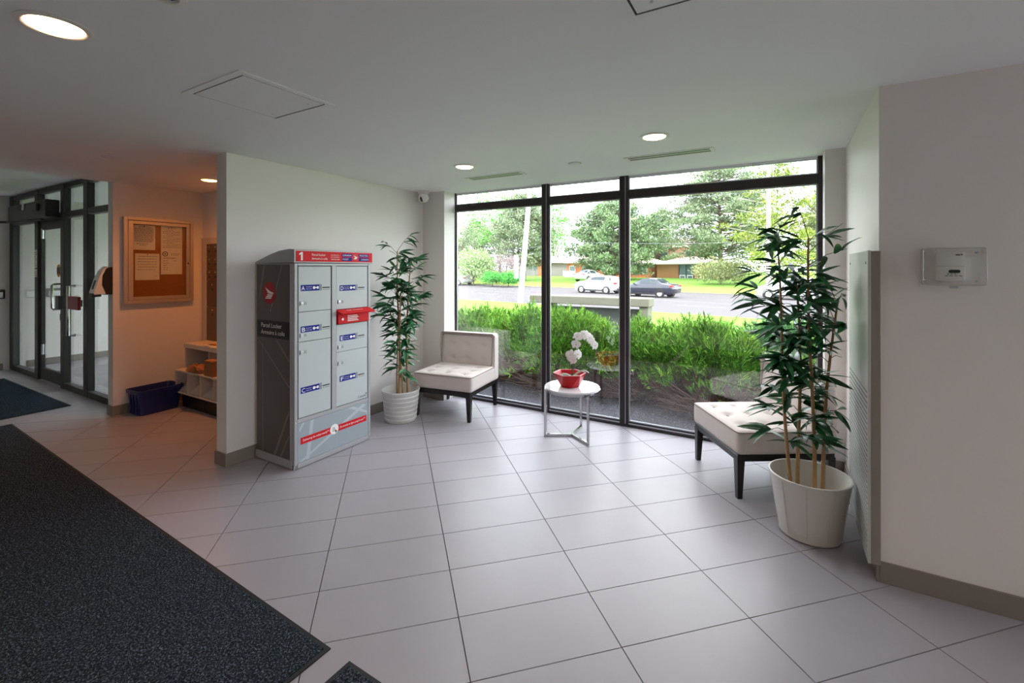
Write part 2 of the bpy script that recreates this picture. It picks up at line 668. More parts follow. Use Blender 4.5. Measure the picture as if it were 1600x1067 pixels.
# ------------------------------------------------------------------ entrance storefront
YS = 2.12
ent = struct_root('door_1', (-8.3, YS, 0))
def ebox(name, x0, x1, y0, y1, z0, z1, m=M_frame2, bev=0.004, par=ent):
    return MB().box(x0, x1, y0, y1, z0, z1, bev).build(name, m, par, world=True)
eposts = [(-10.15, -9.99), (-9.0, -8.87), (-8.0, -7.89), (-7.24, -7.12), (-6.24, -6.14)]
for a, c in eposts:
    ebox('post', a, c, YS, YS + 0.075, 0.0, HZ)
for k, ((a, c), (e, f)) in enumerate(zip(eposts, eposts[1:])):
    ebox('transom', c, e, YS + 0.005, YS + 0.072, 2.19, 2.265)
    ebox('head_rail', c, e, YS + 0.005, YS + 0.072, 2.57, HZ)
    ebox('transom_pane', c, e, YS + 0.05, YS + 0.056, 2.265, 2.57, M_glass2, 0)
    if k != 1:
        ebox('sill_rail', c, e, YS + 0.003, YS + 0.073, 0.0, 0.075)
        ebox('glass_pane', c, e, YS + 0.05, YS + 0.056, 0.075, 2.19, M_glass2, 0)
    else:
        # the swing door, hung in the second bay
        ebox('hinge_stile', c + 0.004, c + 0.055, YS + 0.025, YS + 0.065, 0.01, 2.185)
        ebox('lock_stile', e - 0.06, e - 0.004, YS + 0.025, YS + 0.065, 0.01, 2.185)
        ebox('top_rail', c + 0.055, e - 0.06, YS + 0.025, YS + 0.065, 2.07, 2.185)
        ebox('bottom_rail', c + 0.055, e - 0.06, YS + 0.025, YS + 0.065, 0.01, 0.17)
        ebox('door_pane', c + 0.055, e - 0.06, YS + 0.042, YS + 0.048, 0.17, 2.07, M_glass2, 0)
        h = MB().tube([(-8.13, YS + 0.05, 1.335), (-8.13, YS - 0.03, 1.335), (-8.13, YS - 0.045, 1.32), (-8.13, YS - 0.045, 1.03), (-8.13, YS - 0.03, 1.01), (-8.13, YS + 0.05, 1.01)], 0.014, 10)
        h.build('pull_handle', M_chrome, ent, 40, world=True)
        for z in (0.35, 1.95):
            MB().tube([(c + 0.075, YS + 0.03, z), (c + 0.075, YS + 0.03, z + 0.14)], 0.014, 8).build('hinge', M_alu, ent, world=True)
        ebox('lock_box', -8.10, -8.02, YS + 0.02, YS + 0.055, 0.86, 0.95, M_black)
        oval = MB()
        oval.lathe([(0.0, 0), (0.085, 0), (0.085, 0.004), (0.0, 0.004)], 24, (-8.2, YS + 0.036, 1.51), 'y', sx=1.0, sy=0.8)
        st = oval.build('oval_sticker', mat('amber_sticker', 'b98a2c', 0.5), ent, world=True)
        MB().box(-8.255, -8.145, YS + 0.0345, YS + 0.036, 1.47, 1.555).build('sticker_print', M_black, st, world=True)
ebox('door_operator', -9.55, -8.0, YS - 0.14, YS - 0.002, 2.20, 2.42, M_black, 0.008)
ebox('operator_end_cap', -8.88, -8.82, YS - 0.155, YS - 0.141, 2.33, 2.42, M_alu, 0.002)
ebox('operator_sensor', -8.4, -8.22, YS - 0.17, YS - 0.141, 2.28, 2.38, M_black, 0.01)
MB().tube([(-8.4, YS - 0.07, 2.19), (-9.3, YS - 0.2, 2.185), (-10.12, YS - 0.62, 2.19)], 0.017, 8).build('operator_arm', M_black, ent, world=True)
MB().box(-8.985, -8.885, YS - 0.004, YS - 0.001, 1.55, 1.80).build('posted_notice', M_paper, ent, world=True)
MB().box(-8.985, -8.885, YS - 0.004, YS - 0.001, 1.42, 1.53).build('posted_notice', M_paper, ent, world=True)
ln = MB()
for k in range(8):
    ln.box(-8.98, -8.895 - 0.02 * (k % 3), YS - 0.0055, YS - 0.004, 1.575 + 0.026 * k, 1.583 + 0.026 * k)
for k in range(3):
    ln.box(-8.98, -8.895, YS - 0.0055, YS - 0.004, 1.44 + 0.026 * k, 1.448 + 0.026 * k)
ln.build('printed_lines', M_ink, ent, world=True)
ebox('strike_plate', -8.0, -7.88, YS - 0.05, YS - 0.002, 1.02, 1.19, M_black, 0.006)
MB().tube([(-7.66, YS + 0.05, 1.32), (-7.66, YS - 0.02, 1.32), (-7.66, YS - 0.02, 0.70), (-7.66, YS + 0.05, 0.70)], 0.018, 10).build('push_bar', M_chrome, ent, 40, world=True)
ebox('red_push_plate', -7.56, -7.23, YS - 0.05, YS - 0.02, 1.04, 1.20, mat('red_plate', '8e1420', 0.45), 0.006)
ebox('red_plate_bracket', -7.35, -7.25, YS - 0.02, YS - 0.001, 1.08, 1.16, M_black, 0.002)
# outer end of the vestibule: glazed to the street
win2 = struct_root('window_2', (-8.2, 5.1, 0))
for x0, x1 in ((-10.15, -10.0), (-8.8, -8.7), (-7.5, -7.4), (-6.25, -6.14)):
    MB().box(x0, x1, 5.05, 5.18, 0, HZ).build('mullion', M_frame2, win2, world=True)
for z0, z1 in ((0, 0.1), (2.2, 2.28), (2.55, HZ)):
    MB().box(-10.0, -6.25, 5.06, 5.17, z0, z1).build('rail', M_frame2, win2, world=True)
MB().box(-10.0, -6.25, 5.1, 5.108, 0.1, 2.55).build('glass_pane', M_glass2, win2, world=True)

# ------------------------------------------------------------------ ceiling fittings and lamps
def downlight(x, y, z, r, label, col, power, em, hot, group='recessed ceiling downlights', warm=None):
    t = thing('recessed_downlight', label, 'ceiling light', (x, y, z), 0, group)
    MB().lathe([(r, -0.0005), (r + 0.022, -0.0005), (r + 0.024, -0.004), (r + 0.006, -0.009), (r - 0.002, -0.004), (r, -0.0005)], 40).build('trim_ring', M_white, t, 50)
    MB().lathe([(0, -0.017), (r * 0.5, -0.0155), (r * 0.85, -0.011), (r - 0.001, -0.0045), (r - 0.001, -0.0006), (0, -0.0006)], 40).build('lens', glow('downlight_glow', hot, em), t, 60)
    ld = bpy.data.lights.new('downlight', 'SPOT')
    ld.energy = power * LAMP
    ld.color = col
    ld.spot_size = math.radians(165)
    ld.spot_blend = 1.0
    ld.shadow_soft_size = r
    lo = bpy.data.objects.new('lamp', ld)
    COL.objects.link(lo)
    lo.parent = t
    lo.location = (0, 0, -0.024)
    return t
WARM, SOFT, AMBER = (1.0, 0.83, 0.68), (1.0, 0.95, 0.91), (1.0, 0.31, 0.065)
downlight(-2.32, 0.60, CZ, 0.085, 'large warm recessed downlight above the big dark floor mat, nearest the camera', WARM, 62, 14, 'ffc48e')
downlight(-2.413, 3.274, CZ, 0.075, 'round recessed downlight above the tufted chair beside the window, next to the left vent', SOFT, 92, 14, 'ffd8b4')
downlight(-0.743, 3.18, CZ, 0.075, 'round recessed downlight in front of the long right ceiling vent', SOFT, 92, 14, 'ffd8b4')
downlight(-5.025, 2.455, CZ, 0.075, 'amber recessed downlight over the mailbox alcove', AMBER, 175, 14, 'ffae5c')
for x, y, p in ((-0.74, 0.6, 62), (0.9, 0.6, 50), (-2.32, -2.0, 90), (-0.7, -2.0, 120), (-4.2, -0.6, 40), (2.6, 0.6, 22), (1.2, -2.0, 85), (3.0, -2.0, 30)):  # unseen lamps added to brighten the lobby
    downlight(x, y, CZ, 0.085, 'added recessed downlight in the lobby ceiling, outside the picture', (1.0, 0.70, 0.46) if x > 0.8 else WARM, p, 14, 'ffe6cf', 'added lobby downlights outside the picture')
for x, y, p in ((-8.2, 3.3, 110), (-8.2, 4.5, 110), (-8.4, 0.9, 40)):  # unseen lamps added to brighten the entrance and vestibule
    downlight(x, y, HZ, 0.085, 'added recessed downlight in the high entrance ceiling, outside the picture', (1.0, 0.9, 0.82), p, 14, 'fff6ec', 'added entrance downlights outside the picture')

def slot_vent(x0, x1, y, label):
    t = thing('ceiling_vent', label, 'vent', ((x0 + x1) / 2, y, CZ), 0, 'linear slot vents in the ceiling')
    w, h = (x1 - x0) / 2, 0.07
    MB().box(-w, w, -h, h, -0.002, -0.0005).build('backing', M_black, t)
    f = MB()
    for a, c, e, g in ((-w, w, -h, -h + 0.022), (-w, w, h - 0.022, h), (-w, -w + 0.03, -h + 0.022, h - 0.022), (w - 0.03, w, -h + 0.022, h - 0.022)):
        f.box(a, c, e, g, -0.004, -0.0005, 0.001)
    f.build('frame', M_white, t)
    for k in (0,):
        MB().box(-w + 0.025, w - 0.025, -0.011, 0.011, -0.0035, -0.002).build('slat', M_white, t)
slot_vent(-2.73, -2.09, 3.77, 'short linear slot vent in the ceiling behind the left window downlight')
slot_vent(-1.11, -0.43, 3.75, 'long linear slot vent in the ceiling before the widest window pane')

def hatch(x0, x1, y0, y1, label):
    t = thing('access_panel', label, 'ceiling panel', ((x0 + x1) / 2, (y0 + y1) / 2, CZ), 0, 'flush access panels in the ceiling')
    w, d = (x1 - x0) / 2, (y1 - y0) / 2
    MB().box(-w, w, -d, d, -0.001, -0.0004).build('shadow_gap', M_black, t)
    g = 0.009
    MB().box(-w + g, w - g, -d + g, d - g, -0.003, -0.001).build('panel', M_ceil, t)
    f = MB()
    k = 0.035
    for a, c, e, q in ((-w - k, w + k, -d - k, -d), (-w - k, w + k, d, d + k), (-w - k, -w, -d, d), (w, w + k, -d, d)):
        f.box(a, c, e, q, -0.004, -0.0004)
    f.build('frame', M_ceil, t)
    for sx in (-1, 1):
        MB().lathe([(0, -0.0075), (0.006, -0.0075), (0.006, -0.006)], 10, (sx * (w - 0.07), d - 0.06, 0)).build('screw', M_alu, t)
hatch(-2.61, -2.15, 1.19, 1.64, 'flush square access panel in the ceiling above the end of the big mat')
hatch(-0.444, 0.05, 1.12, 1.618, 'flush access panel in the ceiling cut by the top edge of the photo')

t = thing('ceiling_speaker', 'small round white ceiling disc between the two window downlights', 'sensor', (-1.524, 3.653, CZ))
MB().lathe([(0, -0.012), (0.035, -0.012), (0.045, -0.008), (0.05, -0.0005)], 32).build('body', M_white, t, 40)
MB().lathe([(0.051, -0.0005), (0.058, -0.0005), (0.058, -0.004), (0.05, -0.004)], 32).build('ring', M_alu, t)
t = thing('smoke_detector', 'round white smoke detector cut by the top edge above the mat', 'detector', (-1.70, 0.70, CZ))
MB().lathe([(0, -0.02), (0.032, -0.02), (0.036, -0.03), (0.055, -0.026), (0.062, -0.0005)], 36).build('housing', M_white, t, 40)
MB().lathe([(0, -0.027), (0.024, -0.026), (0.031, -0.021)], 30).build('grille', M_black, t)
MB().lathe([(0, -0.033), (0.014, -0.031), (0.017, -0.026)], 20).build('sensor_dome', M_white, t, 40)
t = thing('sprinkler_cover', 'small flat sprinkler cover in the amber-lit ceiling', 'sprinkler', (-4.686, 1.53, CZ))
MB().lathe([(0, -0.010), (0.04, -0.010), (0.042, -0.006), (0.03, -0.005), (0.03, -0.0005)], 28).build('plate', M_white, t, 40)
MB().lathe([(0.05, -0.0005), (0.05, -0.003), (0.032, -0.003)], 28).build('escutcheon', M_whitemetal, t)
t = thing('security_camera', 'white dome security camera in the ceiling corner by the window', 'camera', (-3.60, 4.08, CZ))
MB().lathe([(0, -0.0005), (0.062, -0.0005), (0.066, -0.01), (0.062, -0.028), (0.05, -0.035), (0, -0.035)], 32).build('mount', M_white, t, 40)
MB().lathe([(0, 0.0), (0.03, 0.002), (0.052, 0.02), (0.06, 0.05), (0.054, 0.085), (0.04, 0.10), (0, 0.10)], 28, (0, 0, -0.135)).build('body', M_white, t, 50)
Mx = Matrix.Translation((0.03, -0.045, -0.10)) @ Matrix.Rotation(math.radians(-35), 4, 'Z') @ Matrix.Rotation(math.radians(110), 4, 'X')
q = MB(Mx).lathe([(0, 0.03), (0.026, 0.028), (0.033, 0.015), (0.036, -0.01)], 24)
q.build('lens', M_black, t, 40)
q = MB(Mx).lathe([(0.034, 0.018), (0.042, 0.012), (0.044, -0.012)], 24)
q.build('lens_collar', M_white, t, 40)
# ------------------------------------------------------------------ parcel locker
M_lockbody = mat('locker_grey_metal', 'a9a9ac', 0.42, metal=0.25, var=0.04)
M_lockface = mat('locker_door_grey', 'b9c1c2', 0.40, var=0.02)
M_lockside = mat('locker_side_wrap', '5c5654', 0.5, var=0.10, vscale=4)
M_lockside2 = mat('locker_side_swoosh', '7b7470', 0.5, var=0.06)
M_plinthwrap = mat('locker_lower_wrap', '9ba5ac', 0.42, var=0.05, vscale=5)
M_plinth2 = mat('locker_lower_swoosh', 'b3bcc2', 0.42, var=0.03)
M_red = mat('signal_red', 'd01420', 0.55, var=0.03, spec=0.25)
M_navy = mat('label_navy', '1a2a86', 0.6, var=0.04, spec=0.2)
M_seam = mat('dark_seam', '3c4043', 0.6)
LX, LY0, LY1, LXB = -3.20, 2.155, 2.915, -3.69
lk = thing('parcel_locker', 'tall grey parcel locker cabinet with lettered doors and red header sign', 'locker', (-3.45, 2.535, 0))
MB().box(LXB, LX - 0.012, LY0, LY1, 0.03, 1.585, 0.012, 2).box(LXB + 0.01, LX - 0.01, LY0 + 0.01, LY1 - 0.01, 0.0, 0.03).build('body', M_lockbody, lk, 35, world=True)
# rounded corner posts and face frame
def lbox(name, y0, y1, z0, z1, x0, x1, m, par=lk, bev=0.0015):
    return MB().box(x0, x1, y0, y1, z0, z1, bev).build(name, m, par, world=True)
FY0, FY1 = 2.188, 2.882
lbox('face_frame', LY0 + 0.004, FY0, 0.03, 1.585, LX - 0.012, LX + 0.004, M_lockbody, bev=0.004)
lbox('face_frame', FY1, LY1 - 0.004, 0.03, 1.585, LX - 0.012, LX + 0.004, M_lockbody, bev=0.004)
lbox('face_frame', FY0, FY1, 1.566, 1.585, LX - 0.012, LX + 0.002, M_lockbody)
lbox('face_frame', FY0, FY1, 0.352, 0.382, LX - 0.012, LX + 0.003, M_lockbody)
lbox('face_frame', FY0, FY1, 0.005, 0.042, LX - 0.012, LX + 0.005, M_lockbody)
lbox('recess', FY0, FY1, 0.382, 1.566, LX - 0.0119, LX - 0.010, M_seam, bev=0)
lbox('centre_post', 2.497, 2.540, 0.382, 1.566, LX - 0.010, LX + 0.006, M_lockbody)
lbox('centre_seam', 2.490, 2.497, 0.382, 1.566, LX - 0.010, LX - 0.002, M_seam, bev=0)
# curved cap
cap_pts = [(LXB - 0.005, 1.588), (LX + 0.015, 1.588), (LX + 0.015, 1.69), (LX - 0.05, 1.694), (LX - 0.17, 1.683), (LX - 0.30, 1.655), (LX - 0.42, 1.62), (LXB - 0.005, 1.598)]
MB().prism(cap_pts, LY0 - 0.006, LY1 + 0.006, 'y', bev=0.003).build('cap', M_lockbody, lk, 30, world=True)
YD, ZD = (0, 1, 0), (0, 0, 1)
hs = MB().box(LX + 0.0152, LX + 0.0175, LY0 + 0.01, LY1 + 0.002, 1.598, 1.680).build('header_sign', M_red, lk, world=True)
O = (LX + 0.0175, 0, 0)
t = MB()
MB().poly((LX + 0.0175, 2.205, 1.607), YD, ZD, [(0.0, 0.0), (0.016, 0.0), (0.016, 0.064), (0.004, 0.064), (-0.014, 0.052), (-0.014, 0.040), (0.0, 0.047)], 0.0009).build('numeral', M_whiteprint, hs, world=True)
stuff(MB().text('Parcel locker', 0.026, (LX + 0.0175, 2.30, 1.644), YD, ZD, width=0.125).build('title_lettering', M_whiteprint, hs, world=True))
stuff(MB().text('Armoire \u00e0 colis', 0.026, (LX + 0.0175, 2.30, 1.614), YD, ZD, width=0.145).build('title_lettering', M_whiteprint, hs, world=True))
t.text('canadapost.ca', 0.013, (LX + 0.0175, 2.475, 1.650), YD, ZD, width=0.085)
t.text('postescanada.ca', 0.013, (LX + 0.0175, 2.475, 1.634), YD, ZD, width=0.085)
t.text('1 866 607-6301', 0.013, (LX + 0.0175, 2.475, 1.614), YD, ZD, width=0.085)
stuff(t.build('small_lettering', M_whiteprint, hs, world=True))
for q in ((2.585, 2.690, 1.642, 1.668), (2.765, 2.875, 1.642, 1.668), (2.585, 2.690, 1.606, 1.636), (2.765, 2.875, 1.606, 1.636)):
    MB().rect(O, YD, ZD, *q).build('blue_panel', M_navy, hs, world=True)
t = MB()
t.text('CANADA', 0.019, (LX + 0.0185, 2.592, 1.648), YD, ZD, width=0.09).text('POSTES', 0.019, (LX + 0.0185, 2.772, 1.648), YD, ZD, width=0.09)
t.text('POST', 0.019, (LX + 0.0185, 2.592, 1.614), YD, ZD, width=0.06).text('CANADA', 0.019, (LX + 0.0185, 2.79, 1.614), YD, ZD, width=0.08)
stuff(t.build('panel_lettering', M_whiteprint, hs, world=True))
def emblem(par, o, xd, yd, r, M1, M2):
    """red disc with a white wing of bars, as on the cabinet"""
    a = MB()
    a.poly(o, xd, yd, [(r * math.cos(2 * PI * k / 40), r * math.sin(2 * PI * k / 40)) for k in range(40)], 0.0010)
    e = a.build('emblem', M1, par, world=True)
    w = MB()
    w.poly(o, xd, yd, [(-0.62 * r, 0.50 * r), (0.12 * r, 0.16 * r), (0.68 * r, 0.02 * r), (0.60 * r, -0.10 * r), (-0.18 * r, -0.05 * r)], 0.0020)
    for q in range(3):
        y = -0.13 * r - 0.15 * q * r
        w.poly(o, xd, yd, [(-(0.30 + 0.15 * q) * r, y - 0.10 * r), (-(0.30 + 0.15 * q) * r, y), ((0.56 - 0.10 * q) * r, y + 0.02 * r), ((0.46 - 0.10 * q) * r, y - 0.10 * r)], 0.0020)
    stuff(w.build('emblem_wing', M2, par, world=True))
emblem(hs, (LX + 0.0176, 2.728, 1.640), YD, ZD, 0.030, mat('emblem_red', 'c81824', 0.4), M_whiteprint)

def key_label(par, y, z, letter):
    x = LX + 0.0046
    o = (x, 0, 0)
    b = MB().box(LX + 0.0035, x, y, y + 0.168, z - 0.024, z + 0.024).build('label_plate', M_navy, par, world=True)
    t = MB().text(letter, 0.046, (x, y + 0.006, z - 0.017), YD, ZD, width=0.028)
    t.text('Your parcel', 0.011, (x, y + 0.045, z + 0.004), YD, ZD, width=0.050).text('Votre colis', 0.011, (x, y + 0.045, z - 0.012), YD, ZD, width=0.050)
    ky, kz = y + 0.117, z
    t.poly(o, YD, ZD, [(ky + 0.012 * math.cos(k * PI / 6), kz + 0.012 * math.sin(k * PI / 6)) for k in range(12)], 0.0008)
    t.rect(o, YD, ZD, ky + 0.010, ky + 0.034, kz - 0.004, kz + 0.004, 0.0008)
    t.rect(o, YD, ZD, ky + 0.026, ky + 0.042, kz - 0.010, kz + 0.010, 0.0009)
    stuff(t.build('label_lettering', M_whiteprint, par, world=True))
    k = MB().rect(o, YD, ZD, y + 0.176, y + 0.183, z - 0.026, z + 0.026).rect(o, YD, ZD, y + 0.192, y + 0.262, z - 0.007, z + 0.002)
    k.rect(o, YD, ZD, y + 0.192, y + 0.262, z - 0.020, z - 0.0175)
    stuff(k.build('side_print', M_ink, par, world=True))
def ldoor(y0, y1, z0, z1, letter, ly, lz, ky, kz):
    d = MB().box(LX - 0.010, LX + 0.0035, y0, y1, z0, z1, 0.002).build('door', M_lockface, lk, world=True)
    d['label'] = 'pale grey locker door lettered ' + letter
    key_label(d, ly, lz, letter)
    m = MB().lathe([(0, 0.0), (0.013, 0.0), (0.013, 0.006), (0.0, 0.007)], 16, (LX + 0.003, ky, kz), 'x')
    m.build('lock', M_alu, d, world=True)
    n = MB().rect((LX + 0.0042, 0, 0), YD, ZD, ky - 0.02, ky - 0.014, kz - 0.018, kz + 0.018)
    n.rect((LX + 0.0042, 0, 0), YD, ZD, ky + 0.022, ky + 0.026, kz - 0.012, kz + 0.012).rect((LX + 0.0042, 0, 0), YD, ZD, ky + 0.034, ky + 0.038, kz - 0.012, kz + 0.012)
    stuff(n.build('lock_print', M_seam, d, world=True))
    return d
a0, a1, d0, d1 = 2.194, 2.488, 2.542, 2.874
ldoor(a0, a1, 1.208, 1.560, 'A', 2.213, 1.392, 2.222, 1.272)
ldoor(a0, a1, 0.976, 1.204, 'B', 2.213, 1.070, 2.222, 1.024)
ldoor(a0, a1, 0.388, 0.972, 'C', 2.213, 0.597, 2.222, 0.893)
ldoor(d0, d1, 1.200, 1.560, 'D', 2.575, 1.378, 2.572, 1.262)
ldoor(d0, d1, 0.842, 1.070, 'E', 2.575, 0.955, 2.572, 0.882)
ldoor(d0, d1, 0.388, 0.838, 'F', 2.575, 0.612, 2.572, 0.745)
o = MB().text('Canada', 0.030, (LX + 0.0036, 2.765, 0.405), YD, ZD, width=0.09).rect((LX + 0.0036, 0, 0), YD, ZD, 2.852, 2.864, 0.424, 0.434).build('wordmark', M_ink, lk, world=True)
slot = MB().box(LX - 0.010, LX + 0.018, 2.548, 2.880, 1.076, 1.165, 0.003).build('mail_slot', M_red, lk, world=True)
slot['label'] = 'red outgoing mail slot between doors'
MB().prism([(LX + 0.0, 1.165), (LX + 0.075, 1.158), (LX + 0.08, 1.166), (LX + 0.0, 1.196)], 2.545, 2.898, 'y').build('flap', M_red, slot, world=True)
t = MB()
for k in range(4):
    t.rect((LX + 0.018, 0, 0), YD, ZD, 2.645, 2.645 + 0.115 - 0.012 * (k % 2), 1.094 + 0.014 * k, 1.101 + 0.014 * k, 0.001)
for k in range(18):
    pass
t.poly((LX + 0.018, 0, 0), YD, ZD, [(2.595 + 0.011 * math.cos(k * PI / 6), 1.115 + 0.011 * math.sin(k * PI / 6)) for k in range(12)], 0.001)
t.text('Mail \u2022 Courrier', 0.020, (LX + 0.035, 2.625, 1.1805), (0, 1, 0), Vector((-0.9, 0, 0.43)).normalized(), 0.006, width=0.17)
stuff(t.build('slot_lettering', M_whiteprint, slot, world=True))
# lower panel with the slogan strip
pl = MB().box(LX - 0.010, LX + 0.002, FY0, FY1, 0.044, 0.350, 0.0015).build('plinth_panel', M_plinthwrap, lk, world=True)
o = (LX + 0.002, 0, 0)
s = MB()
s.poly(o, YD, ZD, [(2.20, 0.05), (2.24, 0.05), (2.86, 0.325), (2.82, 0.34)]).poly(o, YD, ZD, [(2.26, 0.05), (2.29, 0.05), (2.33, 0.345), (2.30, 0.345)], 0.0006)
s.poly(o, YD, ZD, [(2.66, 0.345), (2.72, 0.345), (2.87, 0.27), (2.87, 0.25)], 0.0006).poly(o, YD, ZD, [(2.20, 0.30), (2.23, 0.345), (2.25, 0.345), (2.21, 0.28)], 0.0006)
stuff(s.build('swoosh_print', M_plinth2, pl, world=True))
MB().rect(o, YD, ZD, 2.212, 2.862, 0.181, 0.233, 0.0012).build('slogan_strip', M_red, pl, world=True)
t = MB().text('Delivering the online world\u2122', 0.026, (LX + 0.002, 2.232, 0.200), YD, ZD, 0.002, width=0.235)
t.text('Du monde en ligne jusqu\u2019\u00e0 vous\u2122', 0.026, (LX + 0.002, 2.578, 0.200), YD, ZD, 0.002, width=0.265)
t.poly(o, YD, ZD, [(2.522 + 0.042 * math.cos(k * PI / 16), 0.209 + 0.042 * math.sin(k * PI / 16)) for k in range(32)], 0.0022)
stuff(t.build('slogan_lettering', M_whiteprint, pl, world=True))
t = MB()
for k in range(3):
    t.rect(o, YD, ZD, 2.503, 2.538 - 0.006 * k, 0.194 + 0.012 * k, 0.199 + 0.012 * k, 0.003)
t.poly(o, YD, ZD, [(2.53, 0.205), (2.553, 0.183), (2.541, 0.183), (2.538, 0.172), (2.532, 0.178)], 0.003)
stuff(t.build('pointer_print', M_seam, pl, world=True))
for y in (LY0 + 0.016, LY1 - 0.016):
    MB().lathe([(0, 0.004), (0.006, 0.004), (0.006, 0)], 10, (LX + 0.005, y, 0.36), 'x').build('screw', M_alu, lk, world=True)
# left side: dark wrap with pale swooshes, emblem and bilingual band
XD = (1, 0, 0)
sp = MB().box(LXB + 0.015, LX - 0.045, LY0 - 0.0025, LY0 - 0.0002, 0.075, 1.575).build('side_wrap', M_lockside, lk, world=True)
o = (0, LY0 - 0.0025, 0)
s = MB()
x0, x1 = LXB + 0.02, LX - 0.047
s.poly(o, XD, ZD, [(x1 - 0.10, 1.57), (x1 - 0.085, 1.57), (x1 - 0.24, 1.20), (x1 - 0.25, 1.21)])
s.poly(o, XD, ZD, [(x0, 0.98), (x0 + 0.008, 0.98), (x1, 0.64), (x1, 0.62), (x0, 0.86)][:4]).poly(o, XD, ZD, [(x0 + 0.25, 0.98), (x0 + 0.27, 0.98), (x1, 0.84), (x1, 0.82)])
s.poly(o, XD, ZD, [(x1, 0.46), (x1, 0.43), (x0 + 0.25, 0.08), (x0 + 0.22, 0.08)]).poly(o, XD, ZD, [(x1, 0.27), (x1, 0.25), (x1 - 0.10, 0.08), (x1 - 0.12, 0.08)])
s.poly(o, XD, ZD, [(x0 + 0.07, 0.98), (x0 + 0.075, 0.98), (x0 + 0.085, 0.08), (x0 + 0.075, 0.08)])
s.poly(o, XD, ZD, [(x0 + 0.08, 1.57), (x0 + 0.11, 1.57), (x0 + 0.03, 1.30), (x0 + 0.025, 1.32)])
stuff(s.build('swoosh_print', M_lockside2, sp, world=True))
MB().rect(o, XD, ZD, x0, x1, 0.995, 1.130, 0.001).build('name_band', mat('band_black', '1d1b1b', 0.5), sp, world=True)
t = MB().text('Parcel Locker', 0.05, (x0 + 0.055, LY0 - 0.0025, 1.075), XD, ZD, 0.002, width=0.27)
t.text('Armoire \u00e0 colis', 0.05, (x0 + 0.055, LY0 - 0.0025, 1.020), XD, ZD, 0.002, width=0.31)
stuff(t.build('band_lettering', M_whiteprint, sp, world=True))
emblem(sp, (-3.505, LY0 - 0.0025, 1.35), XD, ZD, 0.088, mat('emblem_red', 'a8121d', 0.4), M_whiteprint)
MB().box(LXB - 0.0, LX - 0.02, LY0 - 0.008, LY0 + 0.002, 0.012, 0.072, 0.002).build('base_rail', M_lockbody, lk, world=True)

# ------------------------------------------------------------------ tufted slipper chairs
M_cloth = mat('cream_upholstery', 'd9cfca', 0.85, var=0.05, vscale=4, bump=0.25, bscale=500, spec=0.2)
M_pipe = mat('taupe_piping', '9b8f8a', 0.8, var=0.05)
M_espresso = mat('espresso_wood', '17110f', 0.35, var=0.15, vscale=20)
M_thread = mat('loose_thread', '2b2522', 0.9)
tufts = [(x, y) for x in (-0.21, 0.0, 0.21) for y in (-0.19, -0.03, 0.13)]
def seat_dent(p, n):
    if n.z < 0.5:
        return p
    dz = 0.016 * (1 - (p.x / 0.34) ** 2) * (1 - (p.y / 0.29) ** 2)
    for x, y in tufts:
        dx, dy = p.x - x, p.y - (y + 0.01)
        r2 = dx * dx + dy * dy
        dz -= 0.024 * math.exp(-r2 / 0.0010) + 0.012 * math.exp(-(dy / 0.012) ** 2 - (dx / 0.065) ** 2)
    return Vector((p.x, p.y, p.z + dz))
btufts = [(x, z) for x in (-0.19, 0.0, 0.19) for z in (-0.035, 0.115)]
def back_dent(p, n):
    q = Vector(p)
    if n.y < -0.5:
        dy = 0.012 * (1 - (p.x / 0.34) ** 2) * max(0, 1 - ((p.z - 0.04) / 0.22) ** 2)
        for x, z in btufts:
            dx, dz = p.x - x, p.z - z
            dy -= 0.017 * math.exp(-(dx * dx + dz * dz) / 0.0008) + 0.007 * math.exp(-(dz / 0.011) ** 2 - (dx / 0.05) ** 2)
        q.y -= dy
        q.y += 0.05 * (p.z + 0.26) / 0.52        # the front leans back
    return q
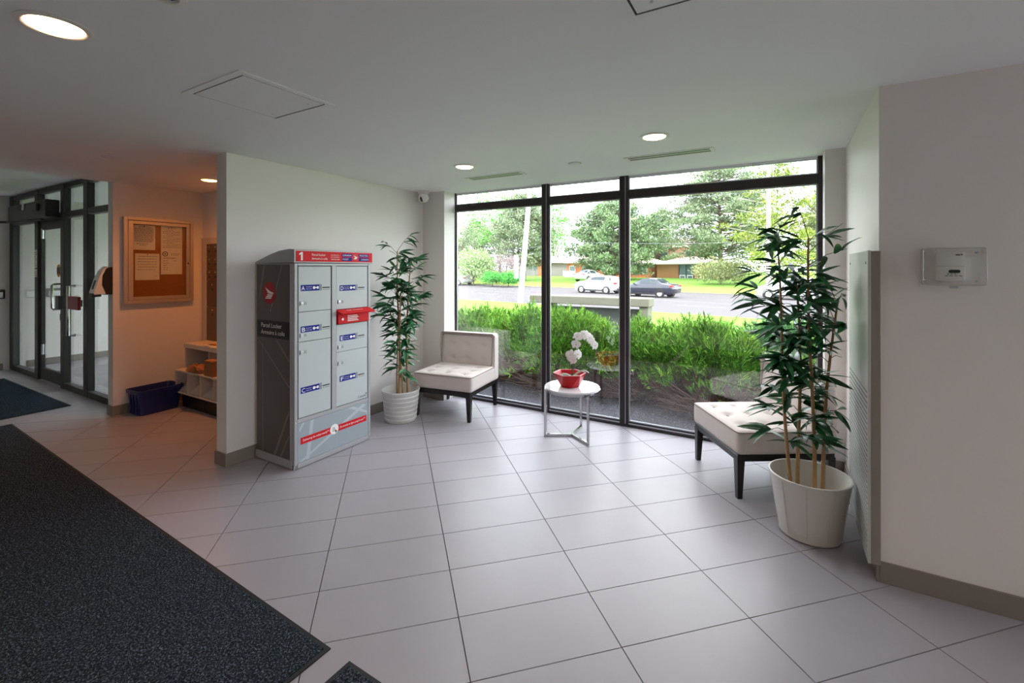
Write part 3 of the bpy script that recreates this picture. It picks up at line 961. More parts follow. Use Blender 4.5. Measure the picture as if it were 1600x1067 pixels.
def make_chair(label):
    t = thing('slipper_chair', label, 'chair', (0, 0, 0), 0)
    seat = MB().rbox(0.69, 0.58, 0.162, 0.030, 28, (0, -0.02, 0.377), seat_dent).build('seat', M_cloth, t, 50)
    z = 0.448
    def loop(w0, y0, y1, zz, r, plane):
        pts = []
        for cx, cyy, a0 in ((w0 - r, y1 - r, 0), (-w0 + r, y1 - r, 90), (-w0 + r, y0 + r, 180), (w0 - r, y0 + r, 270)):
            for k in range(5):
                a = math.radians(a0 + 22.5 * k)
                u, v = cx + r * math.cos(a), cyy + r * math.sin(a)
                pts.append((u, v, zz) if plane == 'z' else (u, zz + 0.05 * (v - 0.29) / 0.52, v))
        return pts
    MB().tube(loop(0.343, -0.308, 0.26, z, 0.034, 'z'), 0.0045, 6, closed=True).build('piping', M_pipe, seat, 60)
    b = MB()
    for x, y in tufts:
        b.lathe([(0, 0.004), (0.007, 0.003), (0.010, -0.002)], 8, (x, y - 0.01, 0.452))
    stuff(b.build('tuft_buttons', M_pipe, seat))
    back = MB().rbox(0.69, 0.155, 0.52, 0.03, 22, (0, 0.3025, 0.552), back_dent).build('backrest', M_cloth, t, 50)
    MB().tube(loop(0.318, 0.455, 0.785, 0.227 - 0.012, 0.03, 'y'), 0.0045, 6, closed=True).build('piping', M_pipe, back, 60)
    MB().box(-0.325, 0.325, -0.30, -0.275, 0.25, 0.296, 0.003).box(-0.325, 0.325, 0.345, 0.37, 0.25, 0.296, 0.003) \
        .box(-0.325, -0.30, -0.275, 0.345, 0.25, 0.296, 0.003).box(0.30, 0.325, -0.275, 0.345, 0.25, 0.296, 0.003) \
        .box(-0.30, 0.30, -0.275, 0.345, 0.288, 0.296).build('frame', M_espresso, t)
    for sx in (-1, 1):
        for sy in (-1, 1):
            yl = -0.283 if sy < 0 else 0.353
            MB().frustum((sx * 0.307, yl), 0.016, 0.016, 0.0, (sx * 0.301, yl - sy * 0.006), 0.026, 0.026, 0.27).build('leg', M_espresso, t)
    return t
def copy_tree(o, parent=None):
    c = o.copy()
    COL.objects.link(c)
    c.parent = parent
    for ch in list(o.children):
        copy_tree(ch, c)
    return c
ch1 = make_chair('cream tufted slipper chair beside the ribbed white planter, its back to the window')
ch2 = copy_tree(ch1)
ch2['label'] = 'cream tufted slipper chair behind the large bamboo plant, its back to the louvred panel'
for c in (ch1, ch2):
    c['group'] = 'tufted slipper chairs'
ch1.location = (-3.035, 3.962, 0)
ch1.rotation_euler.z = math.radians(8.5)
ch2.location = (-0.170, 3.835, 0)
ch2.rotation_euler.z = math.radians(-57.3)
rr = random.Random(3)
for k in range(5):
    x, y = -0.22 + 0.13 * k + rr.uniform(-0.02, 0.02), -0.26 + rr.uniform(0, 0.25)
    ln = rr.uniform(0.03, 0.07)
    MB().tube([(x, y, 0.288), (x + rr.uniform(-.01, .01), y, 0.288 - ln * .5), (x + rr.uniform(-.02, .02), y, 0.288 - ln), (x + rr.uniform(-.03, .03), y + .01, 0.288 - ln * .8)], 0.0015, 4).build('loose_thread', M_thread, ch1)

# ------------------------------------------------------------------ side table with orchid
M_marble = mat('white_marble_glass', 'e9ebf0', 0.06, var=0.05, vscale=6, coat=0.5)
tb = thing('side_table', 'round white side table on a slim chrome frame in front of the window', 'table', (-1.655, 3.905, 0))
MB().lathe([(0, 0.462), (0.248, 0.462), (0.252, 0.458), (0.252, 0.446), (0, 0.446)], 56).build('tabletop', M_marble, tb, 40)
MB().lathe([(0.244, 0.446), (0.256, 0.446), (0.256, 0.428), (0.244, 0.428), (0.244, 0.446)], 56).build('rim', M_chrome, tb, 40)
def bar(p, q, w=0.011):
    p, q = Vector(p), Vector(q)
    d = (q - p).normalized()
    a = d.cross(Vector((0, 0, 1)) if abs(d.z) < 0.9 else Vector((0, 1, 0))).normalized()
    b = a.cross(d)
    m = MB()
    A = [m._v(p + a * (i * w) + b * (j * w)) for i, j in ((-1, -1), (1, -1), (1, 1), (-1, 1))]
    B = [m._v(q + a * (i * w) + b * (j * w)) for i, j in ((-1, -1), (1, -1), (1, 1), (-1, 1))]
    m.bm.faces.new(A[::-1])
    m.bm.faces.new(B)
    for i in range(4):
        m.bm.faces.new([A[i], A[(i + 1) % 4], B[(i + 1) % 4], B[i]])
    return m
for ang in (math.radians(210), math.radians(330 - 2), math.radians(92)):
    x, y = 0.244 * math.cos(ang), 0.244 * math.sin(ang)
    bar((x, y, 0.0), (x, y, 0.43)).build('leg', M_chrome, tb)
    bar((0, 0, 0.011), (x, y, 0.011)).build('foot_bar', M_chrome, tb)

M_redglaze = mat('red_glaze', 'b4081a', 0.28, var=0.05, spec=0.22)
M_soil = mat('potting_moss', '2a2320', 0.95, var=0.3, vscale=60, bump=0.6, bscale=120)
M_petal = mat('white_petal', 'f1ecec', 0.55, var=0.03)
M_petal2 = mat('petal_centre', 'd8c9a0', 0.6)
M_ostem = mat('orchid_stem', '4a4a30', 0.6, var=0.1)
M_oleaf = mat('orchid_leaf', '3f6a3c', 0.4, var=0.1)
M_oedge = mat('leaf_pale_edge', 'cfd6c4', 0.5)
po = thing('potted_orchid', 'white orchid in a faceted red pot on the round side table', 'plant', (-1.672, 3.89, 0.462))
def ring(r, z, a0, n=6):
    return [(r * math.cos(a0 + 2 * PI * k / n), r * math.sin(a0 + 2 * PI * k / n), z) for k in range(n)]
m = MB()
A0 = 0.53
top, bot = ring(0.152, 0.122, A0), ring(0.088, 0.0, A0 + PI / 6)
tv, bv = [m._v(p) for p in top], [m._v(p) for p in bot]
iv = [m._v(p) for p in ring(0.138, 0.122, A0)]
fv = [m._v(p) for p in ring(0.10, 0.075, A0)]
for k in range(6):
    j = (k + 1) % 6
    m.bm.faces.new([tv[k], bv[k], tv[j]])
    m.bm.faces.new([bv[k], bv[j], tv[j]])
    m.bm.faces.new([tv[k], tv[j], iv[j], iv[k]])
    m.bm.faces.new([iv[k], iv[j], fv[j], fv[k]])
m.bm.faces.new(bv)
pot = m.build('pot', M_redglaze, po)
mm = MB()
for k in range(6):
    mm.tube([ring(0.150, 0.123, A0)[k], ring(0.150, 0.123, A0)[(k + 1) % 6]], 0.003, 6)
e = mm.build('pale_rim', mat('pink_rim', 'e9a5ab', 0.3), pot)
MB().prism([(p[0], p[1]) for p in ring(0.112, 0, A0)], 0.06, 0.088).build('soil', M_soil, po)
Rv = Vector((R2.x, R2.y, 0))
Fv = Vector((F2.x, F2.y, 0))
def osp(dx, dz, dy=0.0):              # along the window, up, away from the room
    return Rv * dx + Fv * dy + Vector((0, 0, dz))
stem_pts = [osp(0.025, 0.07), osp(0.022, 0.22), osp(0.032, 0.34), osp(0.055, 0.43, .01), osp(0.10, 0.485, .02), osp(0.16, 0.475, .03), osp(0.215, 0.42, .04), osp(0.25, 0.36, .05)]
MB().tube(stem_pts, [0.005, 0.005, 0.004, 0.004, 0.003, 0.003, 0.0025, 0.002], 7).build('stem', M_ostem, po, 60)
MB().tube([osp(0.028, 0.07, .01), osp(0.045, 0.24, .0), osp(0.04, 0.31, -.005)], 0.003, 6).build('support_stake', M_ostem, po, 60)
def flower(center, face, size, spin):
    face = Vector(face).normalized()
    a = face.cross(Vector((0, 0, 1))).normalized()
    b = a.cross(face)
    m = MB()
    for k, (wid, ln) in enumerate(((0.75, 0.62), (1.25, 0.62), (0.72, 0.6), (0.72, 0.6), (1.25, 0.62))):
        an = spin + PI / 2 + 2 * PI * k / 5
        d = a * math.cos(an) + b * math.sin(an)
        s = a * -math.sin(an) + b * math.cos(an)
        L, W = size * ln, size * 0.30 * wid
        base = Vector(center) + d * size * 0.04
        pts = [(0, 0, 0), (0.3, -0.75, .05), (0.65, -1, .06), (0.92, -.5, .0), (1, 0, -.04), (0.92, .5, 0), (0.65, 1, .06), (0.3, .75, .05)]
        vs = [m._v(base + d * (u * L) + s * (v * W) + face * (w * size)) for u, v, w in pts]
        cv = m._v(base + d * (0.6 * L) + face * (0.10 * size))
        for i in range(8):
            m.bm.faces.new([vs[i], vs[(i + 1) % 8], cv])
    f = m.build('flower', M_petal, po, 60)
    MB().lathe([(0, 0.12 * size), (0.07 * size, 0.06 * size), (0.09 * size, 0)], 8, tuple(Vector(center) + face * 0.02 * size)).build('flower_centre', M_petal2, f)
fl = [((0.010, 0.285, -0.02), (-.2, -1, .1), .088, 0.1), ((0.072, 0.292, -0.01), (.5, -.8, .1), .08, .4), ((0.022, 0.245, -0.025), (0, -1, -.2), .07, .9),
      ((0.055, 0.385, -.015), (-.3, -1, 0), .085, .2), ((0.068, 0.455, -.01), (-.4, -.8, .5), .085, .7), ((0.115, 0.462, -.005), (.1, -1, .3), .088, .0),
      ((0.150, 0.47, .01), (.3, -.9, .5), .085, .5), ((0.183, 0.44, .015), (.5, -.9, .2), .088, .3), ((0.205, 0.405, .02), (.5, -1, 0), .08, .8),
      ((0.236, 0.365, .03), (.6, -.9, -.1), .08, .1)]
fl = [(p, f, s * (0.95 if k < 3 else 0.84), sp) for k, (p, f, s, sp) in enumerate(fl)]
for (dx, dz, dy), (fx, fy, fz), s, sp in fl:
    flower(osp(dx, dz, dy), Rv * fx + Fv * -abs(fy) * -1 * -1 + Vector((0, 0, fz)), s, sp)
for k in range(4):
    p = osp(0.24 + 0.012 * k, 0.33 - 0.022 * k, .05)
    MB().lathe([(0, -0.010), (0.006, -0.004), (0.007, 0.002), (0, 0.009)], 8, tuple(p)).build('bud', M_ostem, po, 60)
def strap_leaf(pts, w, name='leaf'):
    m = MB()
    pts = [Vector(p) for p in pts]
    rows = []
    for i, p in enumerate(pts):
        d = (pts[min(i + 1, len(pts) - 1)] - pts[max(i - 1, 0)]).normalized()
        s = d.cross(Vector((0, 0, 1))).normalized()
        ww = w * (0.35, 0.9, 1.0, 0.85, 0.15)[i]
        rows.append([m._v(p - s * ww + Vector((0, 0, ww * .25))), m._v(p), m._v(p + s * ww + Vector((0, 0, ww * .25)))])
    for A, B in zip(rows, rows[1:]):
        for k in range(2):
            m.bm.faces.new([A[k], A[k + 1], B[k + 1], B[k]])
    o = m.build(name, M_oleaf, po, 60)
    e = MB()
    for sg in (-1, 1):
        ep = []
        for i, p in enumerate(pts):
            d = (pts[min(i + 1, len(pts) - 1)] - pts[max(i - 1, 0)]).normalized()
            s = d.cross(Vector((0, 0, 1))).normalized()
            ww = w * (0.35, 0.9, 1.0, 0.85, 0.15)[i]
            ep.append(p + s * sg * ww + Vector((0, 0, ww * .25 + .001)))
        e.tube(ep, 0.003, 5)
    e.build('pale_edge', M_oedge, o)
strap_leaf([osp(0.03, 0.085), osp(0.07, 0.115), osp(0.11, 0.135), osp(0.15, 0.135), osp(0.175, 0.12)], 0.022)
strap_leaf([osp(0.02, 0.085), osp(-0.02, 0.105, -.01), osp(-0.055, 0.11, -.015), osp(-0.085, 0.10, -.02), osp(-0.10, 0.09, -.02)], 0.02)
strap_leaf([osp(0.02, 0.085), osp(0.04, 0.10, -.04), osp(0.05, 0.105, -.07), osp(0.06, 0.10, -.09), osp(0.065, 0.09, -.10)], 0.02)

# ------------------------------------------------------------------ potted bamboo plants
M_pot = mat('white_planter', 'd9d7d5', 0.45, var=0.02)
M_pot2 = mat('white_tin_planter', 'd2cec8', 0.4, var=0.03)
M_cane = mat('bamboo_cane', 'a8855a', 0.5, var=0.18, vscale=30)
M_twig = mat('bamboo_twig', '38402a', 0.7, var=0.1)
M_leaf = mat('bamboo_leaf', '28683c', 0.38, var=0.16, vscale=14, rand=0.55, spec=0.5)
M_leafm = mat('bamboo_leaf_mass', '1f5a33', 0.38, var=0.35, vscale=9, island=('1a4a29', '28683c', '3c8a52'), spec=0.5)
def leaf_arrays(droop, fold, n=5):
    rows = []
    for i in range(n + 1):
        u = i / n
        w = 0.125 * (math.sin(PI * min(1, u * 0.93 + 0.05)) ** 0.75) * (1 - 0.35 * u)
        if i == n:
            w = 0.004
        z = -droop * u * u
        rows += [(u, -w, z + fold * w), (u, 0, z), (u, w, z + fold * w)]
    F = []
    for i in range(n):
        for k in range(2):
            F.append((3 * i + k, 3 * i + k + 1, 3 * i + 4 + k, 3 * i + 3 + k))
    return np.array(rows), np.array(F)
LEAF = [leaf_arrays(0.22, 0.35), leaf_arrays(0.45, 0.3), leaf_arrays(0.10, 0.4)]
LEAF_ME = []
for V, F in LEAF:
    me = np_mesh('leaf', V, F, M_leaf)
    me.polygons.foreach_set('use_smooth', [True] * len(me.polygons))
    LEAF_ME.append(me)
def leaf_frame(p, d, roll, L):
    d = d.normalized()
    s = Vector((0, 0, 1)).cross(d)
    if s.length < 1e-3:
        s = Vector((1, 0, 0))
    s.normalize()
    u = d.cross(s)
    s2 = s * math.cos(roll) + u * math.sin(roll)
    u2 = d.cross(s2)
    return Matrix(((d.x * L, s2.x * L, u2.x * L, p.x), (d.y * L, s2.y * L, u2.y * L, p.y), (d.z * L, s2.z * L, u2.z * L, p.z), (0, 0, 0, 1)))
def bamboo(label, loc, rim, base, h, potname, ribs, canes, clusters, seed, n_obj, leafL, side=0.0):
    r = random.Random(seed)
    t = thing('potted_bamboo', label, 'plant', loc)
    pm = M_pot if ribs else M_pot2
    prof = [(0, 0.004), (base - 0.01, 0.0), (base, 0.006)]
    if ribs:
        n = 7
        for k in range(n):
            z0, z1 = h * (k + 0.05) / n, h * (k + 0.95) / n
            ra, rb = base + (rim - base) * z0 / h, base + (rim - base) * z1 / h
            prof += [(ra - 0.003, z0), (ra + 0.0015, z0 + 0.008), (rb + 0.0015, z1 - 0.006), (rb - 0.003, z1)]
    else:
        prof += [(base + 0.004, 0.012), (base + 0.003, 0.022), (base + 0.006, 0.03)] + [(base + (rim - base) * k / 6, h * k / 6) for k in range(1, 7)]
    prof += [(rim + 0.004, h - 0.004), (rim + 0.004, h + 0.004), (rim - 0.004, h + 0.005), (rim - 0.008, h - 0.01), (base - 0.01, h * 0.35), (0, h * 0.35)]
    pot = MB().lathe(prof, 56).build('pot', pm, t, 35)
    if not ribs:
        for k in range(10):
            a = 2 * PI * k / 10 + 0.2
            d = Vector((math.cos(a), math.sin(a), 0))
            MB().tube([d * (base + 0.0065) + Vector((0, 0, 0.03)), d * (rim + 0.0005) + Vector((0, 0, h - 0.012))], 0.0018, 5).build('seam', pm, pot)
    fill = MB().lathe([(0, h * 0.36), (base - 0.008, h * 0.36), (base - 0.008, h * 0.35 + 0.002)], 32).build('soil', M_soil, t)
    tops = []
    for (bx, by, tx, ty, top, rad) in canes:
        pts, n = [], 12
        for k in range(n + 1):
            u = k / n
            wob = 0.012 * math.sin(5 * u + bx * 40)
            pts.append(Vector((bx + (tx - bx) * u + wob, by + (ty - by) * u + wob * 0.6, h * 0.36 + (top - h * 0.36) * u)))
        MB().tube(pts, [rad * (1 - 0.55 * k / n) for k in range(n + 1)], 8).build('cane', M_cane, t, 60)
        nd = MB()
        for k in range(1, n, 2):
            rk = rad * (1 - 0.55 * k / n)
            nd.lathe([(rk * 1.0, -0.004), (rk * 1.22, 0.0), (rk * 1.0, 0.004)], 8, tuple(pts[k]))
        stuff(nd.build('cane_nodes', M_cane, t))
        tops.append(pts)
    twigs = MB()
    leaves = []
    for q in range(clusters):
        pts = tops[q % len(tops)]
        u = (q + r.random()) / clusters
        u = 0.22 + 0.80 * (u ** 0.72)
        u = min(u, 1.0)
        k = min(len(pts) - 2, int(u * (len(pts) - 1)))
        p = pts[k].lerp(pts[k + 1], u * (len(pts) - 1) - k)
        az = q * 2.399 + r.uniform(-0.5, 0.5)
        el = r.uniform(0.0, 0.7) if u < 0.93 else r.uniform(0.5, 1.3)
        ln = r.uniform(0.05, 0.24) * (1.0 if u > 0.5 else 0.55)
        d = Vector((math.cos(az) * math.cos(el), math.sin(az) * math.cos(el), math.sin(el)))
        m1 = p + d * ln * 0.5 + Vector((0, 0, 0.015))
        e = p + d * ln
        if not -3.62 < e.x + loc[0] < 0.315:
            continue
        twigs.tube([p, m1, e], [0.0022, 0.0018, 0.0012], 4)
        for w in range(r.choice((5, 6, 7, 8) if u > 0.45 else (3, 4, 5))):
            f = r.uniform(0.45, 1.0)
            b0 = p.lerp(e, f) + Vector((0, 0, 0.012 * (1 - f)))
            da = r.uniform(-1.15, 1.15)
            dz = r.uniform(-0.55, 0.55)
            dd = Vector((math.cos(az + da), math.sin(az + da), dz + 0.15))
            leaves.append((b0, dd, r.uniform(-0.8, 0.8), leafL * r.uniform(0.65, 1.15), r.randrange(3)))
    leaves = [l for l in leaves if l[0].x + loc[0] + l[1].normalized().x * l[3] < 0.34 and l[0].x + loc[0] < 0.34]
    leaves = [l for l in leaves if l[0].x + loc[0] + l[1].normalized().x * l[3] > -3.69]
    stuff(twigs.build('twigs', M_twig, t))
    # the leaves facing the room are single parts, the others one mass
    def front(l):
        w = l[0] + Vector(loc)
        return w.x * F2.x + w.y * F2.y
    leaves.sort(key=front)
    for b0, dd, roll, L, v in leaves[:n_obj]:
        inst('leaf', LEAF_ME[v], t, leaf_frame(b0, dd, roll, L))
    Vs, Fs, off = [], [], 0
    for b0, dd, roll, L, v in leaves[n_obj:]:
        M = np.array(leaf_frame(b0, dd, roll, L))
        V, F = LEAF[v]
        Vs.append(V @ M[:3, :3].T + M[:3, 3])
        Fs.append(F + off)
        off += len(V)
    if Vs:
        me = np_mesh('foliage', np.concatenate(Vs), np.concatenate(Fs), M_leafm)
        me.polygons.foreach_set('use_smooth', [True] * len(me.polygons))
        o = inst('foliage', me, t, Matrix.Identity(4))
        o['kind'] = 'stuff'
    return t
bamboo('leafy artificial bamboo in a ribbed white planter between the locker and the chair', (-3.345, 3.445, 0), 0.188, 0.155, 0.31, 'round', True,
       [(-0.05, 0.02, -0.10, 0.03, 1.45, 0.009), (0.0, -0.04, -0.03, 0.0, 1.72, 0.012), (0.055, 0.03, 0.07, 0.05, 1.60, 0.013), (0.045, -0.02, 0.05, -0.06, 1.3, 0.012)], 100, 11, 290, 0.150)
bamboo('tall leafy artificial bamboo in a plain white tin planter, nearest the camera', (0.145, 3.18, 0), 0.205, 0.152, 0.345, 'tin', False,
       [(-0.08, -0.02, -0.17, 0.02, 1.66, 0.011), (-0.045, 0.03, -0.06, 0.08, 1.45, 0.012), (0.015, -0.035, 0.0, -0.06, 1.72, 0.012), (0.045, -0.01, 0.13, 0.0, 1.36, 0.012)], 118, 23, 290, 0.160)

# ------------------------------------------------------------------ floor mats
M_pile = speckle('charcoal_mat_pile', ('14171c', '20252d', '333b46', '66717d'), 130, bump=1.0)
M_pile2 = speckle('navy_mat_pile', ('121821', '1b2430', '263342', '384757'), 90, bump=0.8)
def mat_thing(label, corners, m, group=None):
    cx = sum(p[0] for p in corners) / 4
    cy_ = sum(p[1] for p in corners) / 4
    t = thing('entrance_mat', label, 'floor mat', (cx, cy_, 0), 0, 'entrance floor mats')
    P = [Vector((p[0] - cx, p[1] - cy_)) for p in corners]
    In = [p - p.normalized() * 0.0 for p in P]
    In = [Vector((p.x - math.copysign(0.018, p.x), p.y - math.copysign(0.018, p.y))) for p in P]
    MB().prism([(p.x, p.y) for p in In], 0.0012, 0.009).build('pile', m, t)
    b = MB()
    for k in range(4):
        j = (k + 1) % 4
        b.prism([(P[k].x, P[k].y), (P[j].x, P[j].y), (In[j].x, In[j].y), (In[k].x, In[k].y)], 0.0005, 0.006)
    b.build('border', M_rubber, t)
    return t
mat_thing('long charcoal floor mat in the foreground, running along the lobby', [(-6.555, 1.385), (-1.575, 1.225), (-1.62, -0.60), (-6.60, -0.44)], M_pile)
mat_thing('navy floor mat in front of the glass entrance doors', [(-9.35, 1.90), (-6.86, 1.91), (-6.80, 0.70), (-9.30, 0.68)], M_pile2)
mat_thing('charcoal floor mat showing only its corner at the bottom edge', [(-1.46, 1.222), (2.6, 1.14), (2.56, -0.60), (-1.50, -0.52)], M_pile)

# ------------------------------------------------------------------ convector panel on the right wall
M_conv = mat('satin_grey_enamel', 'b9b9b5', 0.42, var=0.02)
M_convedge = mat('enamel_edge', '8d837b', 0.5, var=0.03)
cv = thing('wall_heater_panel', 'tall flat grey metal heater panel with louvres low on the right wall', 'heater', (0.42, 3.16, 0.10))
X0, X1, Y0, Y1, Z0, Z1 = -0.052, -0.001, -0.352, 0.355, 0.005, 1.535
MB().box(X0 + 0.012, X1, Y0 + 0.003, Y1 - 0.003, Z0, Z1 - 0.003, 0.002).build('casing', M_convedge, cv)
LZ0, LZ1 = 0.05, 0.835
MB().box(X0, X0 + 0.012, Y0, Y1, LZ1, Z1, 0.0015).build('front_plate', M_conv, cv)
MB().box(X0, X0 + 0.012, Y0, Y1, Z0, LZ0, 0.0015).box(X0, X0 + 0.012, Y0, Y0 + 0.018, LZ0, LZ1).box(X0, X0 + 0.012, Y1 - 0.018, Y1, LZ0, LZ1).build('louvre_frame', M_conv, cv)
MB().box(X0 + 0.0008, X0 + 0.0115, Y0 + 0.018, Y1 - 0.018, LZ0, LZ1).build('louvre_gap_shade', M_black, cv)  # almost flush black sheet, stands in for the shade between the slats
for k in range(30):
    z = LZ0 + (LZ1 - LZ0) * (k + 0.5) / 30
    m = MB()
    m.prism([(X0 - 0.002, z - 0.007), (X0 + 0.0006, z - 0.007), (X0 + 0.0006, z + 0.007), (X0 - 0.0005, z + 0.007)], Y0 + 0.018, Y1 - 0.018, 'y')
    m.build('louvre_slat', M_conv, cv)
for y in (Y0 + 0.06, Y1 - 0.06):
    MB().lathe([(0, -0.003), (0.007, -0.002), (0.008, 0.0)], 12, (X0, y, Z1 - 0.06), 'x').build('screw', M_black, cv)

# ------------------------------------------------------------------ thermostat under a clear guard
th_ = thing('thermostat', 'white wall thermostat inside a clear guard box on the grey right wall', 'thermostat', (0.68, 2.87, 1.555))
b = MB().box(-0.052, 0.044, -0.032, -0.001, -0.066, 0.066, 0.004, 2).build('body', M_white, th_, 40)
MB().box(-0.0525, 0.0445, -0.0335, -0.0318, 0.002, 0.0032).build('seam', mat('grey_seam', '9a9894', 0.6), b)
dpts = [(0.008 + 0.013 * (1 if s > 0 else -1) + 0.0075 * math.cos(a), -0.022 + 0.0075 * math.sin(a)) for s, r0 in ((1, -90), (-1, 90)) for a in [math.radians(r0 + 30 * k) for k in range(7)]]
MB().prism(dpts, -0.0345, -0.0318, 'y').build('display', mat('green_lcd', '1d3b2f', 0.3), th_)
d = MB()
for k in range(3):
    d.lathe([(0, -0.0345), (0.0022, -0.0345), (0.0022, -0.0318)], 8, (-0.014 + 0.0125 * k, 0, -0.034), 'y')
stuff(d.build('buttons', M_ink, th_))
d = MB()
for k in range(4):
    d.rect((0, -0.0322, 0), XD, ZD, -0.024 + 0.016 * k, -0.013 + 0.016 * k, -0.044, -0.041)
d.rect((0, -0.0322, 0), XD, ZD, 0.012, 0.028, 0.051, 0.056).rect((0, -0.0322, 0), XD, ZD, 0.030, 0.036, 0.052, 0.058)
stuff(d.build('small_print', M_ink, th_))
g = MB()
W_, D_, H_ = 0.107, 0.062, 0.085
tk = 0.003
g.box(-W_, W_, -D_, -D_ + tk, -H_, H_, 0.001)
g.box(-W_, W_, -D_ + tk, -0.001, H_ - tk, H_).box(-W_, W_, -D_ + tk, -0.001, -H_, -H_ + tk)
g.box(-W_, -W_ + tk, -D_ + tk, -0.001, -H_ + tk, H_ - tk).box(W_ - tk, W_, -D_ + tk, -0.001, -H_ + tk, H_ - tk)
gd = g.build('clear_guard', M_acrylic, th_)
MB().tube([(x, -D_, z) for x, z in ((-W_ + .008, H_), (W_ - .008, H_), (W_, H_ - .008), (W_, -H_ + .008), (W_ - .008, -H_), (-W_ + .008, -H_), (-W_, -H_ + .008), (-W_, H_ - .008))], 0.0018, 6, closed=True).build('polished_edge', mat('acrylic_edge', 'c9c6c2', 0.2, var=0.02), gd)
for sx in (-1, 1):
    for sz in (-1, 1):
        MB().lathe([(0, -0.008), (0.005, -0.007), (0.006, -0.001)], 10, (sx * 0.09, 0, sz * 0.066), 'y').build('mount_screw', M_alu, th_)
MB().box(-0.014, 0.016, -D_ - 0.002, -D_ + 0.012, -H_ - 0.014, -H_, 0.002).build('lock', M_alu, gd)

# ------------------------------------------------------------------ notice board
M_cork = mat('cork', '9a5f30', 0.9, var=0.18, vscale=60, bump=0.2, bscale=300)
M_champ = mat('champagne_aluminium', 'cbbfb4', 0.38, metal=0.5, var=0.03)
nb = thing('notice_board', 'glazed aluminium notice board with three pinned papers over the blue bin', 'notice board', (-6.02, 2.41, 1.63))
NY0, NY1, NZ0, NZ1 = -0.335, 0.33, -0.47, 0.465
MB().box(0.001, 0.012, NY0 + 0.02, NY1 - 0.02, NZ0 + 0.02, NZ1 - 0.02).build('cork_sheet', M_cork, nb)
f = MB()
fw = 0.035
f.box(0.001, 0.052, NY0, NY0 + fw, NZ0, NZ1, 0.003).box(0.001, 0.052, NY1 - fw, NY1, NZ0, NZ1, 0.003)
f.box(0.001, 0.052, NY0 + fw, NY1 - fw, NZ1 - fw, NZ1, 0.003).box(0.001, 0.052, NY0 + fw, NY1 - fw, NZ0, NZ0 + fw, 0.003)
f.build('frame', M_champ, nb)
f = MB()
g0 = fw + 0.004
f.box(0.030, 0.047, NY0 + g0, NY0 + g0 + 0.045, NZ0 + g0, NZ1 - g0, 0.002).box(0.030, 0.047, NY1 - g0 - 0.035, NY1 - g0, NZ0 + g0, NZ1 - g0, 0.002)
f.box(0.030, 0.047, NY0 + g0 + 0.045, NY1 - g0 - 0.035, NZ1 - g0 - 0.035, NZ1 - g0, 0.002).box(0.030, 0.047, NY0 + g0 + 0.045, NY1 - g0 - 0.035, NZ0 + g0, NZ0 + g0 + 0.035, 0.002)
dr = f.build('door_frame', M_champ, nb)
MB().box(0.036, 0.039, NY0 + g0 + 0.04, NY1 - g0 - 0.03, NZ0 + g0 + 0.03, NZ1 - g0 - 0.03).build('door_pane', M_glass2, dr)
MB().lathe([(0, 0.053), (0.008, 0.052), (0.009, 0.046)], 12, (0, NY1 - g0 - 0.017, -0.03), 'x').build('lock', M_black, dr)
rp = random.Random(5)
def sheet(y0, y1, z0, z1, rows, label, extra=None):
    s = MB().box(0.012, 0.0135, y0, y1, z0, z1).build('paper', M_paper, nb)
    s['label'] = label
    m = MB()
    o = (0.0135, 0, 0)
    for z, a, c, hh in rows:
        w = y1 - y0
        x = y0 + a * w
        while x < y0 + c * w - 0.008:
            e = min(y0 + c * w, x + rp.uniform(0.012, 0.035))
            m.rect(o, YD, ZD, x, e, z1 - z * (z1 - z0) - hh, z1 - z * (z1 - z0))
            x = e + 0.004
    if extra:
        extra(m, o)
    stuff(m.build('printed_text', M_ink, s))
    MB().lathe([(0, 0.006), (0.005, 0.004), (0.005, 0)], 8, (0.0137, (y0 + y1) / 2, z1 - 0.012), 'x').build('pin', M_ink, s)
sheet(-0.245, -0.04, 0.115, 0.385, [(.06, .25, .8, .006)] + [(.12 + .045 * k, .06, .92, .005) for k in range(13)] + [(.74, .15, .7, .005), (.80, .3, .6, .005)], 'white notice sheet high at left')
sheet(-0.225, 0.0, -0.215, 0.075, [(.10, .12, .9, .004)] + [(.2 + .1 * k, .10, .88, .004) for k in range(5)] + [(.85, .8, .92, .003)], 'white notice sheet low at left')
def seal(m, o):
    n = 20
    for k in range(n):
        a, c = 2 * PI * k / n, 2 * PI * (k + 1) / n
        m.poly(o, YD, ZD, [(0.055 + r_ * math.cos(q), 0.075 + r_ * math.sin(q)) for r_, q in ((0.028, a), (0.028, c), (0.020, c), (0.020, a))])
    m.poly(o, YD, ZD, [(0.055 + 0.008 * math.cos(k * PI / 5), 0.075 + 0.008 * math.sin(k * PI / 5)) for k in range(10)])
sheet(0.015, 0.225, -0.155, 0.395, [(.04, .3, .75, .006)] + [(.08 + .033 * k, .08 if k % 3 else .25, .93 if k % 4 else .6, .004) for k in range(12)] + [(.57, .45, .95, .004), (.60, .45, .9, .004), (.66, .1, .7, .006)] + [(.72 + .045 * k, .1, .3 + .06 * (k % 2), .004) for k in range(5)] + [(.72, .6, .75, .004)], 'long white notice with a round seal', seal)

